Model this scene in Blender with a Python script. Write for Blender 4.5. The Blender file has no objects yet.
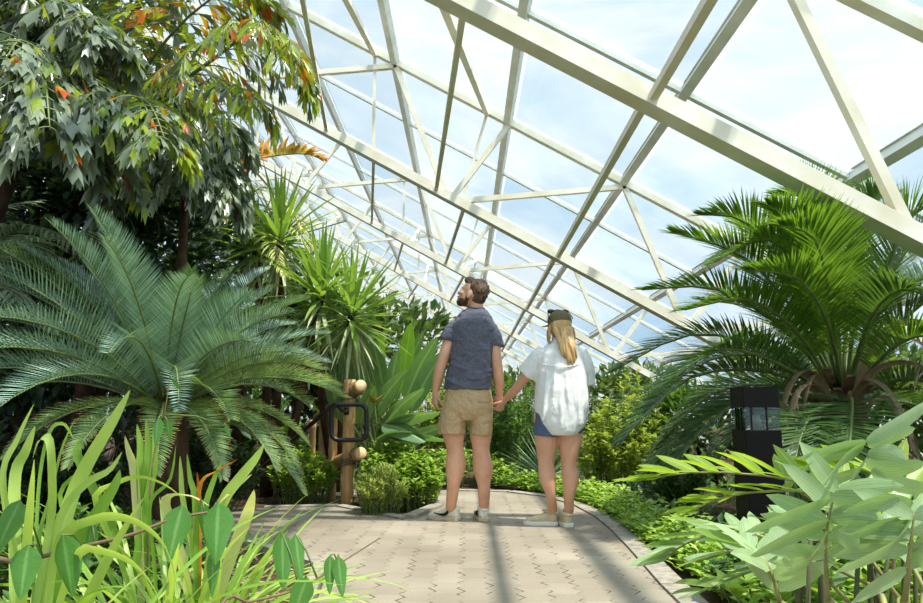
import bpy, math, random
from mathutils import Vector as V, Matrix, noise
R = math.radians
rnd = random.Random(7)
C = bpy.context.scene.collection
sc = bpy.context.scene

# ---------------------------------------------------------------- camera
F = 720.0
CAM = V((0, 0, 0.82))
PITCH, YAW = R(8.73), R(0.28)
cd = bpy.data.cameras.new('camera'); cam = bpy.data.objects.new('camera', cd); C.objects.link(cam)
cd.sensor_width = 36.0; cd.lens = F / 923 * 36.0; cd.clip_start = 0.05; cd.clip_end = 400
cam.location = CAM; cam.rotation_euler = (R(90) + PITCH, 0, YAW)
sc.camera = cam
_m = cam.rotation_euler.to_matrix()

def P(px, py, Y):
    """point of the place at distance Y along the path, on the line of sight through a photo position"""
    d = _m @ V(((px - 461.5) / F, (301.5 - py) / F, -1))
    return CAM + d * (Y / d.y)

def G(px, py, z=0.0):
    d = _m @ V(((px - 461.5) / F, (301.5 - py) / F, -1))
    return CAM + d * ((z - CAM.z) / d.z)

# ---------------------------------------------------------------- materials
def lin(c):
    return tuple(((x / 255) / 12.92 if x / 255 <= .04045 else ((x / 255 + .055) / 1.055) ** 2.4) for x in c) + (1,)

def newmat(name):
    m = bpy.data.materials.new(name); m.use_nodes = True
    nt = m.node_tree; nt.nodes.clear()
    out = nt.nodes.new('ShaderNodeOutputMaterial')
    return m, nt, out

def N(nt, typ, **kw):
    n = nt.nodes.new(typ)
    for k, v in kw.items():
        if k.startswith('i_'): n.inputs[k[2:].replace('_', ' ')].default_value = v
        else: setattr(n, k, v)
    return n

def ramp(nt, stops, fac=None, interp='LINEAR'):
    r = nt.nodes.new('ShaderNodeValToRGB'); r.color_ramp.interpolation = interp
    el = r.color_ramp.elements
    while len(el) < len(stops): el.new(0.5)
    for e, (p, c) in zip(el, stops): e.position = p; e.color = c
    if fac is not None: nt.links.new(fac, r.inputs['Fac'])
    return r

def mixc(nt, fac, a, b, mode='MIX'):
    m = nt.nodes.new('ShaderNodeMix'); m.data_type = 'RGBA'; m.blend_type = mode
    for s, v in ((m.inputs[0], fac), (m.inputs[6], a), (m.inputs[7], b)):
        if hasattr(v, 'links'): nt.links.new(v, s)
        else: s.default_value = v
    return m.outputs[2]

def leafmat(name, c1, c2, trans=None, tf=.35, rough=.42, tip=None, tip0=.5, tip1=.9, spec=.5, rib=None, scale=12, veins=0):
    """living leaf: per-leaf colour variation, waxy coat, light passing through"""
    m, nt, out = newmat(name)
    geo = N(nt, 'ShaderNodeNewGeometry')
    r = ramp(nt, [(0, lin(c1)), (1, lin(c2))], geo.outputs['Random Per Island'])
    col = r.outputs['Color']
    uv = N(nt, 'ShaderNodeUVMap')
    sep = N(nt, 'ShaderNodeSeparateXYZ'); nt.links.new(uv.outputs['UV'], sep.inputs[0])
    if veins:
        mu = N(nt, 'ShaderNodeMath', operation='MULTIPLY'); nt.links.new(sep.outputs['X'], mu.inputs[0]); mu.inputs[1].default_value = veins
        si = N(nt, 'ShaderNodeMath', operation='SINE'); nt.links.new(mu.outputs[0], si.inputs[0])
        mr = N(nt, 'ShaderNodeMapRange'); nt.links.new(si.outputs[0], mr.inputs[0]); mr.inputs[1].default_value = -1; mr.inputs[3].default_value = .35; mr.inputs[4].default_value = .62
        col = mixc(nt, .6, col, mr.outputs[0], 'OVERLAY')
    if rib:
        # pale midrib: u near 0.5
        s = N(nt, 'ShaderNodeMath', operation='SUBTRACT'); nt.links.new(sep.outputs['X'], s.inputs[0]); s.inputs[1].default_value = .5
        a = N(nt, 'ShaderNodeMath', operation='ABSOLUTE'); nt.links.new(s.outputs[0], a.inputs[0])
        rr = ramp(nt, [(0.0, (1, 1, 1, 1)), (.10, (0, 0, 0, 1))], a.outputs[0])
        col = mixc(nt, rr.outputs['Color'], col, lin(rib))
    if tip:
        noi = N(nt, 'ShaderNodeTexNoise', i_Scale=6.0)
        ad = N(nt, 'ShaderNodeMath', operation='MULTIPLY_ADD'); nt.links.new(noi.outputs['Fac'], ad.inputs[0]); ad.inputs[1].default_value = .3
        nt.links.new(sep.outputs['Y'], ad.inputs[2])
        rr = ramp(nt, [(tip0, (0, 0, 0, 1)), (tip1, (1, 1, 1, 1))], ad.outputs[0])
        col = mixc(nt, rr.outputs['Color'], col, lin(tip))
    noi = N(nt, 'ShaderNodeTexNoise', i_Scale=scale, i_Detail=3.0)
    col = mixc(nt, .35, col, noi.outputs['Fac'], 'OVERLAY')
    pr = N(nt, 'ShaderNodeBsdfPrincipled', i_Roughness=rough)
    pr.inputs['Specular IOR Level'].default_value = spec
    nt.links.new(col, pr.inputs['Base Color'])
    tr = N(nt, 'ShaderNodeBsdfTranslucent')
    if trans: nt.links.new(mixc(nt, .65, col, lin(trans)), tr.inputs['Color'])
    else: nt.links.new(col, tr.inputs['Color'])
    mx = N(nt, 'ShaderNodeMixShader'); mx.inputs[0].default_value = tf
    nt.links.new(pr.outputs[0], mx.inputs[1]); nt.links.new(tr.outputs[0], mx.inputs[2])
    nt.links.new(mx.outputs[0], out.inputs[0])
    return m

def plain(name, c, rough=.6, metal=0, c2=None, scale=8, bump=0, bscale=40, spec=.5, tf=0, coords='Object', stretch=(1, 1, 1), detail=4):
    m, nt, out = newmat(name)
    pr = N(nt, 'ShaderNodeBsdfPrincipled', i_Roughness=rough, i_Metallic=metal)
    pr.inputs['Specular IOR Level'].default_value = spec
    tc = N(nt, 'ShaderNodeTexCoord'); mp = N(nt, 'ShaderNodeMapping'); mp.inputs['Scale'].default_value = stretch
    nt.links.new(tc.outputs[coords], mp.inputs[0])
    if c2:
        noi = N(nt, 'ShaderNodeTexNoise', i_Scale=scale, i_Detail=detail); nt.links.new(mp.outputs[0], noi.inputs[0])
        r = ramp(nt, [(.32, lin(c)), (.68, lin(c2))], noi.outputs['Fac'])
        nt.links.new(r.outputs[0], pr.inputs['Base Color']); colsock = r.outputs[0]
    else:
        pr.inputs['Base Color'].default_value = lin(c); colsock = None
    if bump:
        nb = N(nt, 'ShaderNodeTexNoise', i_Scale=bscale, i_Detail=3.0); nt.links.new(mp.outputs[0], nb.inputs[0])
        b = N(nt, 'ShaderNodeBump', i_Strength=bump, i_Distance=.02); nt.links.new(nb.outputs['Fac'], b.inputs['Height'])
        nt.links.new(b.outputs[0], pr.inputs['Normal'])
    if tf:
        tr = N(nt, 'ShaderNodeBsdfTranslucent'); tr.inputs['Color'].default_value = lin(c)
        mx = N(nt, 'ShaderNodeMixShader'); mx.inputs[0].default_value = tf
        nt.links.new(pr.outputs[0], mx.inputs[1]); nt.links.new(tr.outputs[0], mx.inputs[2]); nt.links.new(mx.outputs[0], out.inputs[0])
    else:
        nt.links.new(pr.outputs[0], out.inputs[0])
    return m

# ---------------------------------------------------------------- mesh builder
class MB:
    def __init__(s): s.v = []; s.f = []; s.uv = []; s.mi = []
    def add(s, vs, fs, uvs=None, m=0):
        o = len(s.v); s.v.extend(vs); s.uv.extend(uvs if uvs else [(0, 0)] * len(vs))
        for f in fs: s.f.append(tuple(i + o for i in f)); s.mi.append(m)
    def build(s, name, mats, parent=None, origin=(0, 0, 0), smooth=True):
        o3 = V(origin)
        me = bpy.data.meshes.new(name)
        me.from_pydata([tuple(V(p) - o3) for p in s.v], [], s.f)
        if not isinstance(mats, (list, tuple)): mats = [mats]
        for m in mats: me.materials.append(m)
        if len(mats) > 1: me.polygons.foreach_set('material_index', s.mi)
        if smooth: me.polygons.foreach_set('use_smooth', [True] * len(me.polygons))
        ul = me.uv_layers.new(name='UVMap')
        li = [0] * len(me.loops); me.loops.foreach_get('vertex_index', li)
        flat = []
        for i in li: flat.extend(s.uv[i])
        ul.data.foreach_set('uv', flat)
        me.update()
        o = bpy.data.objects.new(name, me); C.objects.link(o)
        if parent: o.parent = parent
        else: o.location = o3
        return o

def tag(o, label=None, cat=None, group=None, kind=None):
    if label: o['label'] = label
    if cat: o['category'] = cat
    if group: o['group'] = group
    if kind: o['kind'] = kind
    return o

def thing(name, loc, label, cat, group=None):
    o = bpy.data.objects.new(name, None); C.objects.link(o); o.location = loc; o.empty_display_size = .1
    return tag(o, label, cat, group)

def perp(d, hint=V((0, 0, 1))):
    s = d.cross(hint)
    if s.length < 1e-4: s = d.cross(V((0, 1, 0)))
    return s.normalized()

def box(mb, c, sx, sy, sz, rot=None, m=0):
    vs = [V((x * sx / 2, y * sy / 2, z * sz / 2)) for x in (-1, 1) for y in (-1, 1) for z in (-1, 1)]
    if rot: vs = [rot @ v for v in vs]
    vs = [v + V(c) for v in vs]
    mb.add(vs, [(0, 1, 3, 2), (4, 6, 7, 5), (0, 4, 5, 1), (2, 3, 7, 6), (0, 2, 6, 4), (1, 5, 7, 3)], m=m)

def bar(mb, a, b, w, h, up=V((0, 0, 1)), m=0):
    """rectangular steel member between two points"""
    d = (b - a).normalized(); s = perp(d, up); u = s.cross(d).normalized()
    vs = [p + s * (i * w / 2) + u * (j * h / 2) for p in (a, b) for i, j in ((-1, -1), (1, -1), (1, 1), (-1, 1))]
    mb.add(vs, [(0, 3, 2, 1), (4, 5, 6, 7), (0, 1, 5, 4), (1, 2, 6, 5), (2, 3, 7, 6), (3, 0, 4, 7)], m=m)

def tube(mb, pts, rad, n=8, m=0, side=None, caps=True, rnd_caps=False):
    """swept round/elliptical tube; rad: number or list of numbers or (r_side, r_other)"""
    pts = [V(p) for p in pts]; k = len(pts)
    rads = rad if isinstance(rad, list) else [rad] * k
    if rnd_caps:
        d0 = (pts[0] - pts[1]).normalized(); d1 = (pts[-1] - pts[-2]).normalized()
        def mx(r): return r if not isinstance(r, tuple) else min(r)
        def sc_(r, f): return r * f if not isinstance(r, tuple) else (r[0] * f, r[1] * f)
        a, b = rads[0], rads[-1]
        pts = [pts[0] + d0 * mx(a) * .95, pts[0] + d0 * mx(a) * .7] + pts + [pts[-1] + d1 * mx(b) * .7, pts[-1] + d1 * mx(b) * .95]
        rads = [sc_(a, .3), sc_(a, .72)] + list(rads) + [sc_(b, .72), sc_(b, .3)]
        k = len(pts)
    s = None; vs = []; uvs = []
    for i, p in enumerate(pts):
        d = (pts[min(i + 1, k - 1)] - pts[max(i - 1, 0)])
        d = d.normalized() if d.length > 1e-9 else V((0, 0, 1))
        if s is None: s = (side - d * side.dot(d)).normalized() if side else perp(d)
        else: s = (s - d * s.dot(d)).normalized()
        u = d.cross(s)
        r = rads[i]; r1, r2 = r if isinstance(r, tuple) else (r, r)
        for j in range(n):
            a = 2 * math.pi * j / n
            vs.append(p + s * (math.cos(a) * r1) + u * (math.sin(a) * r2)); uvs.append((j / n, i / (k - 1)))
    fs = [(i * n + j, i * n + (j + 1) % n, (i + 1) * n + (j + 1) % n, (i + 1) * n + j) for i in range(k - 1) for j in range(n)]
    if caps:
        fs.append(tuple(range(n - 1, -1, -1))); fs.append(tuple((k - 1) * n + j for j in range(n)))
    mb.add(vs, fs, uvs, m)

def ellipsoid(mb, c, r, rot=None, nu=14, nv=9, m=0):
    c = V(c); vs = []; fs = []
    rot = rot or Matrix.Identity(3)
    vs.append(c + rot @ V((0, 0, r[2])))
    for i in range(1, nv):
        t = math.pi * i / nv
        for j in range(nu):
            a = 2 * math.pi * j / nu
            vs.append(c + rot @ V((r[0] * math.sin(t) * math.cos(a), r[1] * math.sin(t) * math.sin(a), r[2] * math.cos(t))))
    vs.append(c + rot @ V((0, 0, -r[2]))); L = len(vs) - 1
    for j in range(nu): fs.append((0, 1 + j, 1 + (j + 1) % nu)); fs.append((L, L - nu + (j + 1) % nu, L - nu + j))
    for i in range(nv - 2):
        for j in range(nu):
            a = 1 + i * nu; fs.append((a + j, a + nu + j, a + nu + (j + 1) % nu, a + (j + 1) % nu))
    mb.add(vs, fs, m=m)

def spline(pts, n):
    """smooth curve through points"""
    pts = [V(p) for p in pts]; out = []
    k = len(pts)
    for i in range(n):
        t = i / (n - 1) * (k - 1); a = min(int(t), k - 2); u = t - a
        p0 = pts[max(a - 1, 0)]; p1 = pts[a]; p2 = pts[a + 1]; p3 = pts[min(a + 2, k - 1)]
        out.append(.5 * ((2 * p1) + (p2 - p0) * u + (2 * p0 - 5 * p1 + 4 * p2 - p3) * u * u + (3 * p1 - p0 - 3 * p2 + p3) * u ** 3))
    return out

# leaf outlines: width fraction along the leaf
lance = lambda t: max(.03, min(1, t * 4 + .25) * (1 - t ** 2.2))
needle = lambda t: max(.04, min(1, t * 6 + .4) * (1 - t ** 3))
strap = lambda t: max(.04, min(1, .7 + t) * (1 - t ** 5))
oblong = lambda t: max(.04, (math.sin(math.pi * min(1, t ** .8 * .97 + .03))) ** .55)
paddle = lambda t: max(.03, math.sin(math.pi * min(1, t ** .75 * .98 + .01)) ** .7)
oval = lambda t: max(.03, math.sin(math.pi * min(1, t * .97 + .02)) ** .8)
ovate = lambda t: max(.02, min(1, (t * 3.4) ** .6) * (1 - t) ** .62 * 1.25 if t < .98 else .03)
heart = lambda t: max(.02, (1 - t) ** .75 * min(1, .55 + t * 4) * 1.05)

def blade(mb, p, d, side, L, W, prof, segs=4, bend=0., fold=0., m=0, g=V((0, 0, -1)), wave=0., bendpow=1.0):
    p = V(p); d = d.normalized(); side = (side - d * side.dot(d)).normalized()
    st = L / segs; vs = []; uvs = []
    cols = 3 if fold else 2
    for i in range(segs + 1):
        t = i / segs; w = W * prof(t) / 2
        nrm = side.cross(d)
        wv = nrm * (math.sin(t * 9) * wave * W)
        if fold:
            f = nrm * (fold * w)
            vs += [p - side * w + f + wv, p.copy(), p + side * w + f - wv]; uvs += [(0, t), (.5, t), (1, t)]
        else:
            vs += [p - side * w, p + side * w]; uvs += [(0, t), (1, t)]
        if i < segs:
            p = p + d * st
            d = (d + g * (bend * ((i + 1) / segs) ** bendpow / segs * 2)).normalized()
            side = (side - d * side.dot(d)).normalized()
    fs = [(i * cols + j, i * cols + j + 1, (i + 1) * cols + j + 1, (i + 1) * cols + j) for i in range(segs) for j in range(cols - 1)]
    mb.add(vs, fs, uvs, m)

def ribbon(mb, pts, side, W, prof, m=0, fold=.35, n=10, twist=0.):
    """strap leaf along a curve"""
    c = spline(pts, n); vs = []; uvs = []
    s = V(side)
    for i, p in enumerate(c):
        d = (c[min(i + 1, n - 1)] - c[max(i - 1, 0)]).normalized()
        s = (s - d * s.dot(d)).normalized(); t = i / (n - 1); w = W * prof(t) / 2
        ss = Matrix.Rotation(twist * t, 3, d) @ s
        nn = ss.cross(d); 
        vs += [p - ss * w + nn * (w * fold), p, p + ss * w + nn * (w * fold)]; uvs += [(0, t), (.5, t), (1, t)]
    fs = [(i * 3 + j, i * 3 + j + 1, (i + 1) * 3 + j + 1, (i + 1) * 3 + j) for i in range(n - 1) for j in (0, 1)]
    mb.add(vs, fs, uvs, m)

def arc_pts(base, az, e0, e1, L, n=16, pw=1.0, sway=0.):
    p = V(base); out = [p.copy()]
    for i in range(n - 1):
        t = (i + .5) / (n - 1); e = e0 + (e1 - e0) * t ** pw; a = az + sway * t
        p = p + V((math.cos(a) * math.cos(e), math.sin(a) * math.cos(e), math.sin(e))) * (L / (n - 1))
        out.append(p.copy())
    return out

def pinnate(mb, pts, n, ll, lw, t0=.12, f0=75, f1=30, vee=20, droop=.2, prof=needle, segs=3, rad=.012, lenf=None, jit=.06, mi=0, mr=1, fold=0., up=V((0, 0, 1)), rs=None, roll=0.):
    """feather-leaf frond: rachis along pts with two ranks of leaflets"""
    rs = rs or rnd
    lenf = lenf or (lambda t: (min(1, .45 + t * 2.2)) * (1 - .75 * max(0, (t - .45) / .55) ** 1.6))
    c = spline(pts, 28); k = len(c)
    tube(mb, c[::3] + [c[-1]], [rad * (1 - .85 * i / 10) for i in range(len(c[::3]) + 1)], 5, mr)
    for i in range(n):
        t = t0 + (1 - t0) * (i + .5) / n; x = t * (k - 1); a = min(int(x), k - 2); u = x - a
        p = c[a].lerp(c[a + 1], u); T = (c[min(a + 2, k - 1)] - c[max(a - 1, 0)]).normalized()
        B = T.cross(up)
        if B.length < .05: B = T.cross(V((0, 1, 0)))
        B.normalize(); Nn = B.cross(T).normalized()
        if roll: 
            M3 = Matrix.Rotation(roll, 3, T); B = M3 @ B; Nn = M3 @ Nn
        tt = (t - t0) / (1 - t0)
        fa = R(f0 + (f1 - f0) * tt); va = R(vee)
        for sgn in (-1, 1):
            j = lambda: rs.uniform(-jit, jit)
            d = T * math.cos(fa) + (B * (sgn * math.cos(va)) + Nn * math.sin(va)) * math.sin(fa) + V((j(), j(), j()))
            d.normalize()
            w = Nn.cross(d) if abs(Nn.dot(d)) < .97 else T
            w = (T * .75 + w.normalized() * .25 * (1 if w.dot(T) > 0 else -1))
            blade(mb, p, d, w, ll * lenf(tt) * rs.uniform(.9, 1.08), lw, prof, segs, droop * rs.uniform(.7, 1.3), fold, mi)

def leafcloud(mb, c, r, n, L, W, prof=oval, shell=.55, upb=.5, segs=2, fold=.3, m=0, rs=None, clumps=0, flat=0., droop=.3, mm=None):
    rs = rs or rnd; c = V(c)
    cl = []
    for i in range(clumps):
        while True:
            q = V((rs.uniform(-1, 1), rs.uniform(-1, 1), rs.uniform(-1, 1)))
            if .2 < q.length < 1: break
        cl.append((q, rs.uniform(.25, .45)))
    for i in range(n):
        if clumps:
            q, cr = cl[rs.randrange(clumps)]
            q = q * .8 + V((rs.gauss(0, 1), rs.gauss(0, 1), rs.gauss(0, 1))).normalized() * cr * rs.uniform(.5, 1)
        else:
            q = V((rs.gauss(0, 1), rs.gauss(0, 1), rs.gauss(0, 1))).normalized() * rs.uniform(shell, 1)
        p = c + V((q.x * r[0], q.y * r[1], q.z * r[2]))
        d = q.normalized() + V((rs.uniform(-.8, .8), rs.uniform(-.8, .8), rs.uniform(-.6, .6) + upb))
        d.normalize(); s = perp(d, V((rs.uniform(-.6, .6), rs.uniform(-.6, .6), 1)))
        k = rs.uniform(.65, 1.2)
        blade(mb, p, d, s, L * k, W * k, prof, segs, droop, fold, m if mm is None else rs.choice(mm))
# ---------------------------------------------------------------- light and sky
w = bpy.data.worlds.new('sky'); sc.world = w; w.use_nodes = True
nt = w.node_tree; nt.nodes.clear()
out = N(nt, 'ShaderNodeOutputWorld'); bg = N(nt, 'ShaderNodeBackground')
tc = N(nt, 'ShaderNodeTexCoord'); mp = N(nt, 'ShaderNodeMapping'); mp.inputs['Scale'].default_value = (1.2, 1.2, 2.6); mp.inputs['Rotation'].default_value = (.2, .5, .3)
nt.links.new(tc.outputs['Generated'], mp.inputs[0])
n1 = N(nt, 'ShaderNodeTexNoise', i_Scale=2.4, i_Detail=7.0, i_Roughness=.58, i_Distortion=.6); nt.links.new(mp.outputs[0], n1.inputs[0])
sky = ramp(nt, [(.36, lin((178, 211, 236))), (.55, lin((212, 230, 243))), (.70, lin((246, 249, 251)))], n1.outputs['Fac'])
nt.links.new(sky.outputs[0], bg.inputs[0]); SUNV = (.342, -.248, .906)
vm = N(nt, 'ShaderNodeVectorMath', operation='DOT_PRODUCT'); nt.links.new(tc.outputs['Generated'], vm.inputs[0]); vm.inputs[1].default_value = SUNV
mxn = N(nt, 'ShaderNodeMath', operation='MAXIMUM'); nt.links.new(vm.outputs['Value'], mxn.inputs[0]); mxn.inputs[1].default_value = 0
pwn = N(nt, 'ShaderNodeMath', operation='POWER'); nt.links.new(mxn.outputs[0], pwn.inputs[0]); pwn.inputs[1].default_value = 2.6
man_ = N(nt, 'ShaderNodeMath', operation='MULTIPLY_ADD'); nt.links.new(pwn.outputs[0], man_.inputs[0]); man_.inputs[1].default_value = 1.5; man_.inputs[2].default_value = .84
nt.links.new(man_.outputs[0], bg.inputs[1])      # hazy sky, brightest around the sun; glow added to brighten the people's backs
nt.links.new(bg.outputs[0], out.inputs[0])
sd = bpy.data.lights.new('sun', 'SUN'); sd.energy = 5.6; sd.angle = R(1.3); sd.color = (1, .95, .86)
so = bpy.data.objects.new('sun', sd); C.objects.link(so); so.location = (8, -2, 15)
SUN_EL, SUN_AZ = R(65), R(36)     # high on the right, slightly behind the camera
sdir = V((math.cos(SUN_AZ) * math.cos(SUN_EL), -math.sin(SUN_AZ) * math.cos(SUN_EL), math.sin(SUN_EL)))
so.rotation_euler = sdir.to_track_quat('Z', 'Y').to_euler()
vs_ = sc.view_settings; sc.display_settings.display_device = 'sRGB'
vs_.view_transform = 'Standard'; vs_.look = 'None'; vs_.exposure = 0.34; vs_.gamma = 1.0; vs_.use_curve_mapping = False
cy = sc.cycles
cy.use_denoising = True
cy.max_bounces = 8; cy.diffuse_bounces = 3; cy.glossy_bounces = 2; cy.transmission_bounces = 6; cy.transparent_max_bounces = 16
cy.caustics_reflective = False; cy.caustics_refractive = False; cy.sample_clamp_indirect = 4.0

# ---------------------------------------------------------------- glass roof on steel trusses
ZU, SL = 4.6, .56
def up_z(x): return CAM.z + ZU - SL * x
def lo_z(x): return CAM.z + .64 * ZU - SL * x
def ty(k): return ZU * (1.05 + 1.127 * k)
M_steel = plain('painted_steel', (240, 236, 222), .5, c2=(222, 214, 188), scale=3.0, spec=.35)
M_bar = plain('glazing_bar_paint', (226, 228, 222), .5, c2=(210, 211, 200), scale=4, spec=.35)

def glassmat():
    m, nt, out = newmat('roof_glass')
    geo = N(nt, 'ShaderNodeNewGeometry')
    tcn = N(nt, 'ShaderNodeTexCoord')
    noi = N(nt, 'ShaderNodeTexNoise', i_Scale=.9, i_Detail=5.0); nt.links.new(tcn.outputs['Object'], noi.inputs[0])
    a = N(nt, 'ShaderNodeMath', operation='MULTIPLY'); nt.links.new(geo.outputs['Random Per Island'], a.inputs[0]); nt.links.new(noi.outputs['Fac'], a.inputs[1])
    r = ramp(nt, [(.1, (.01,) * 3 + (1,)), (.6, (.13,) * 3 + (1,))], a.outputs[0])
    tcol = ramp(nt, [(0, (.93, .97, .97, 1)), (1, (.985, .99, .98, 1))], geo.outputs['Random Per Island'])
    tp = N(nt, 'ShaderNodeBsdfTransparent'); nt.links.new(tcol.outputs[0], tp.inputs[0])
    tl = N(nt, 'ShaderNodeBsdfTranslucent'); tl.inputs[0].default_value = (.93, .94, .92, 1)
    mx = N(nt, 'ShaderNodeMixShader'); nt.links.new(r.outputs[0], mx.inputs[0]); nt.links.new(tp.outputs[0], mx.inputs[1]); nt.links.new(tl.outputs[0], mx.inputs[2])
    gl = N(nt, 'ShaderNodeBsdfGlossy', i_Roughness=.03)
    fr = N(nt, 'ShaderNodeLayerWeight', i_Blend=.2)
    pw = N(nt, 'ShaderNodeMath', operation='POWER'); nt.links.new(fr.outputs['Facing'], pw.inputs[0]); pw.inputs[1].default_value = 5.0
    ma = N(nt, 'ShaderNodeMath', operation='MULTIPLY_ADD'); nt.links.new(pw.outputs[0], ma.inputs[0]); ma.inputs[1].default_value = .4; ma.inputs[2].default_value = .02
    m2 = N(nt, 'ShaderNodeMixShader'); nt.links.new(ma.outputs[0], m2.inputs[0]); nt.links.new(mx.outputs[0], m2.inputs[1]); nt.links.new(gl.outputs[0], m2.inputs[2])
    nt.links.new(m2.outputs[0], out.inputs[0])
    return m
M_glass = glassmat()
def stripmat():
    m, nt, out = newmat('glass_edge_strip')
    tp = N(nt, 'ShaderNodeBsdfTransparent'); tp.inputs[0].default_value = (.80, .88, .90, 1)
    tl = N(nt, 'ShaderNodeBsdfTranslucent'); tl.inputs[0].default_value = (.75, .83, .84, 1)
    mx = N(nt, 'ShaderNodeMixShader'); mx.inputs[0].default_value = .3
    nt.links.new(tp.outputs[0], mx.inputs[1]); nt.links.new(tl.outputs[0], mx.inputs[2]); nt.links.new(mx.outputs[0], out.inputs[0])
    return m
M_strip = stripmat()

DX = .361 * ZU
PX0 = .139 * ZU
purl = [PX0 + DX * i for i in range(-6, 6)]          # purlin positions, eaves at the right
NB = 10
ys = []
for k in range(-1, NB): ys += [ty(k), ty(k + .44)]
ys.append(ty(NB))
slope_up = V((SL, 0, 1)).normalized()                # normal of the roof plane
mb = MB(); ms = MB()
for i in range(len(ys) - 1):
    for j in range(len(purl) - 1):
        x0, x1, y0, y1 = purl[j], purl[j + 1], ys[i], ys[i + 1]
        h = .06
        mb.add([V((x0, y0, up_z(x0) + h)), V((x1, y0, up_z(x1) + h)), V((x1, y1, up_z(x1) + h)), V((x0, y1, up_z(x0) + h))], [(0, 1, 2, 3)])
        s = .13; g = .0
        ms.add([V((x0, y1 - s, up_z(x0) + g)), V((x1, y1 - s, up_z(x1) + g)), V((x1, y1, up_z(x1) + g)), V((x0, y1, up_z(x0) + g))], [(0, 1, 2, 3)])
        s = .10
        ms.add([V((x0, y0, up_z(x0) + g)), V((x0 + s, y0, up_z(x0 + s) + g)), V((x0 + s, y1, up_z(x0 + s) + g)), V((x0, y1, up_z(x0) + g))], [(0, 1, 2, 3)])
ceil = tag(mb.build('ceiling', M_glass, smooth=False), kind='structure')
st = ms.build('glass_edge_strip', M_strip, ceil, smooth=False)
nrm = slope_up
tn = 0
for x in purl:
    tn += 1; b = MB(); z = up_z(x)
    bar(b, V((x, ys[0], z - .02)), V((x, ys[-1], z - .02)), .10, .15, up=nrm)
    bar(b, V((x, ys[0], z + .075)), V((x, ys[-1], z + .075)), .05, .04, up=nrm)
    tag(b.build('trim_%d' % tn, M_bar, smooth=False, origin=(x, ys[0], z)), kind='structure')
for k in range(-1, NB):
    tn += 1; b = MB(); y = ty(k + .44)
    x0, x1 = purl[0], purl[-1]
    bar(b, V((x0, y, up_z(x0) - .005)), V((x1, y, up_z(x1) - .005)), .07, .09, up=nrm)
    tag(b.build('trim_%d' % tn, M_bar, smooth=False, origin=(0, y, up_z(0))), kind='structure')
xl0, xl1 = purl[0], purl[-1] - .5
for k in range(-1, NB + 1):
    tn += 1; y = ty(k)
    root = bpy.data.objects.new('trim_%d' % tn, None); C.objects.link(root); root.location = (0, y, lo_z(0)); tag(root, kind='structure')
    og = (0, y, lo_z(0))
    b = MB(); bar(b, V((xl0, y, up_z(xl0) - .03)), V((purl[-1], y, up_z(purl[-1]) - .03)), .11, .13, up=nrm); b.build('top_chord', M_steel, root, og, False)
    b = MB()
    bar(b, V((xl0, y, lo_z(xl0))), V((xl1, y, lo_z(xl1))), .085, .125, up=nrm)
    bar(b, V((xl0, y + .05, lo_z(xl0) - .062)), V((xl1, y + .05, lo_z(xl1) - .062)), .19, .02, up=nrm)
    b.build('bottom_chord', M_steel, root, og, False)
    def U(f, yy=y): return V((f * ZU, yy, up_z(f * ZU) - .1))
    def L(f, yy=y): return V((f * ZU, yy, lo_z(f * ZU)))
    for sh in (-2, -1, 0, 1, 2):
        for fu, off in ((-.223, -.02), (.139, 0), (.502, .02)):
            a, c = fu + .722 * sh, -.04 + off + .722 * sh
            if a < purl[0] / ZU or a > purl[-1] / ZU or c < xl0 / ZU or c > xl1 / ZU: continue
            b = MB(); bar(b, U(a), L(c), .075, .075, up=V((0, 1, 0))); b.build('web_member', M_steel, root, og, False)
    for fu, fl in ((-.29, -.29), (.07, -.01), (-1.0, -1.0)):
        if k < 1: continue
        b = MB(); bar(b, U(fu), L(fl), .04, .04, up=V((0, 1, 0))); b.build('hanger_rod', M_steel, root, og, False)
    if k < NB:
        y2 = ty(k + 1)
        for a, c, r in ((L(.283), L(.289, y2), .06), (L(.0), L(-.09, y2), .05), (L(-.288), L(-.44, y2), .045), (L(1.0), L(1.0, y2), .075), (L(-1.1), L(-1.1, y2), .07)):
            b = MB(); bar(b, a, c, r, r); b.build('tie_member', M_steel, root, og, False)
        for a, c in ((L(-.045), U(.07, y2)), (L(-.257), U(-.29, y2)), (L(-.9), U(-1.0, y2))):
            b = MB(); bar(b, a, c, .065, .065); b.build('brace', M_steel, root, og, False)

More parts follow.
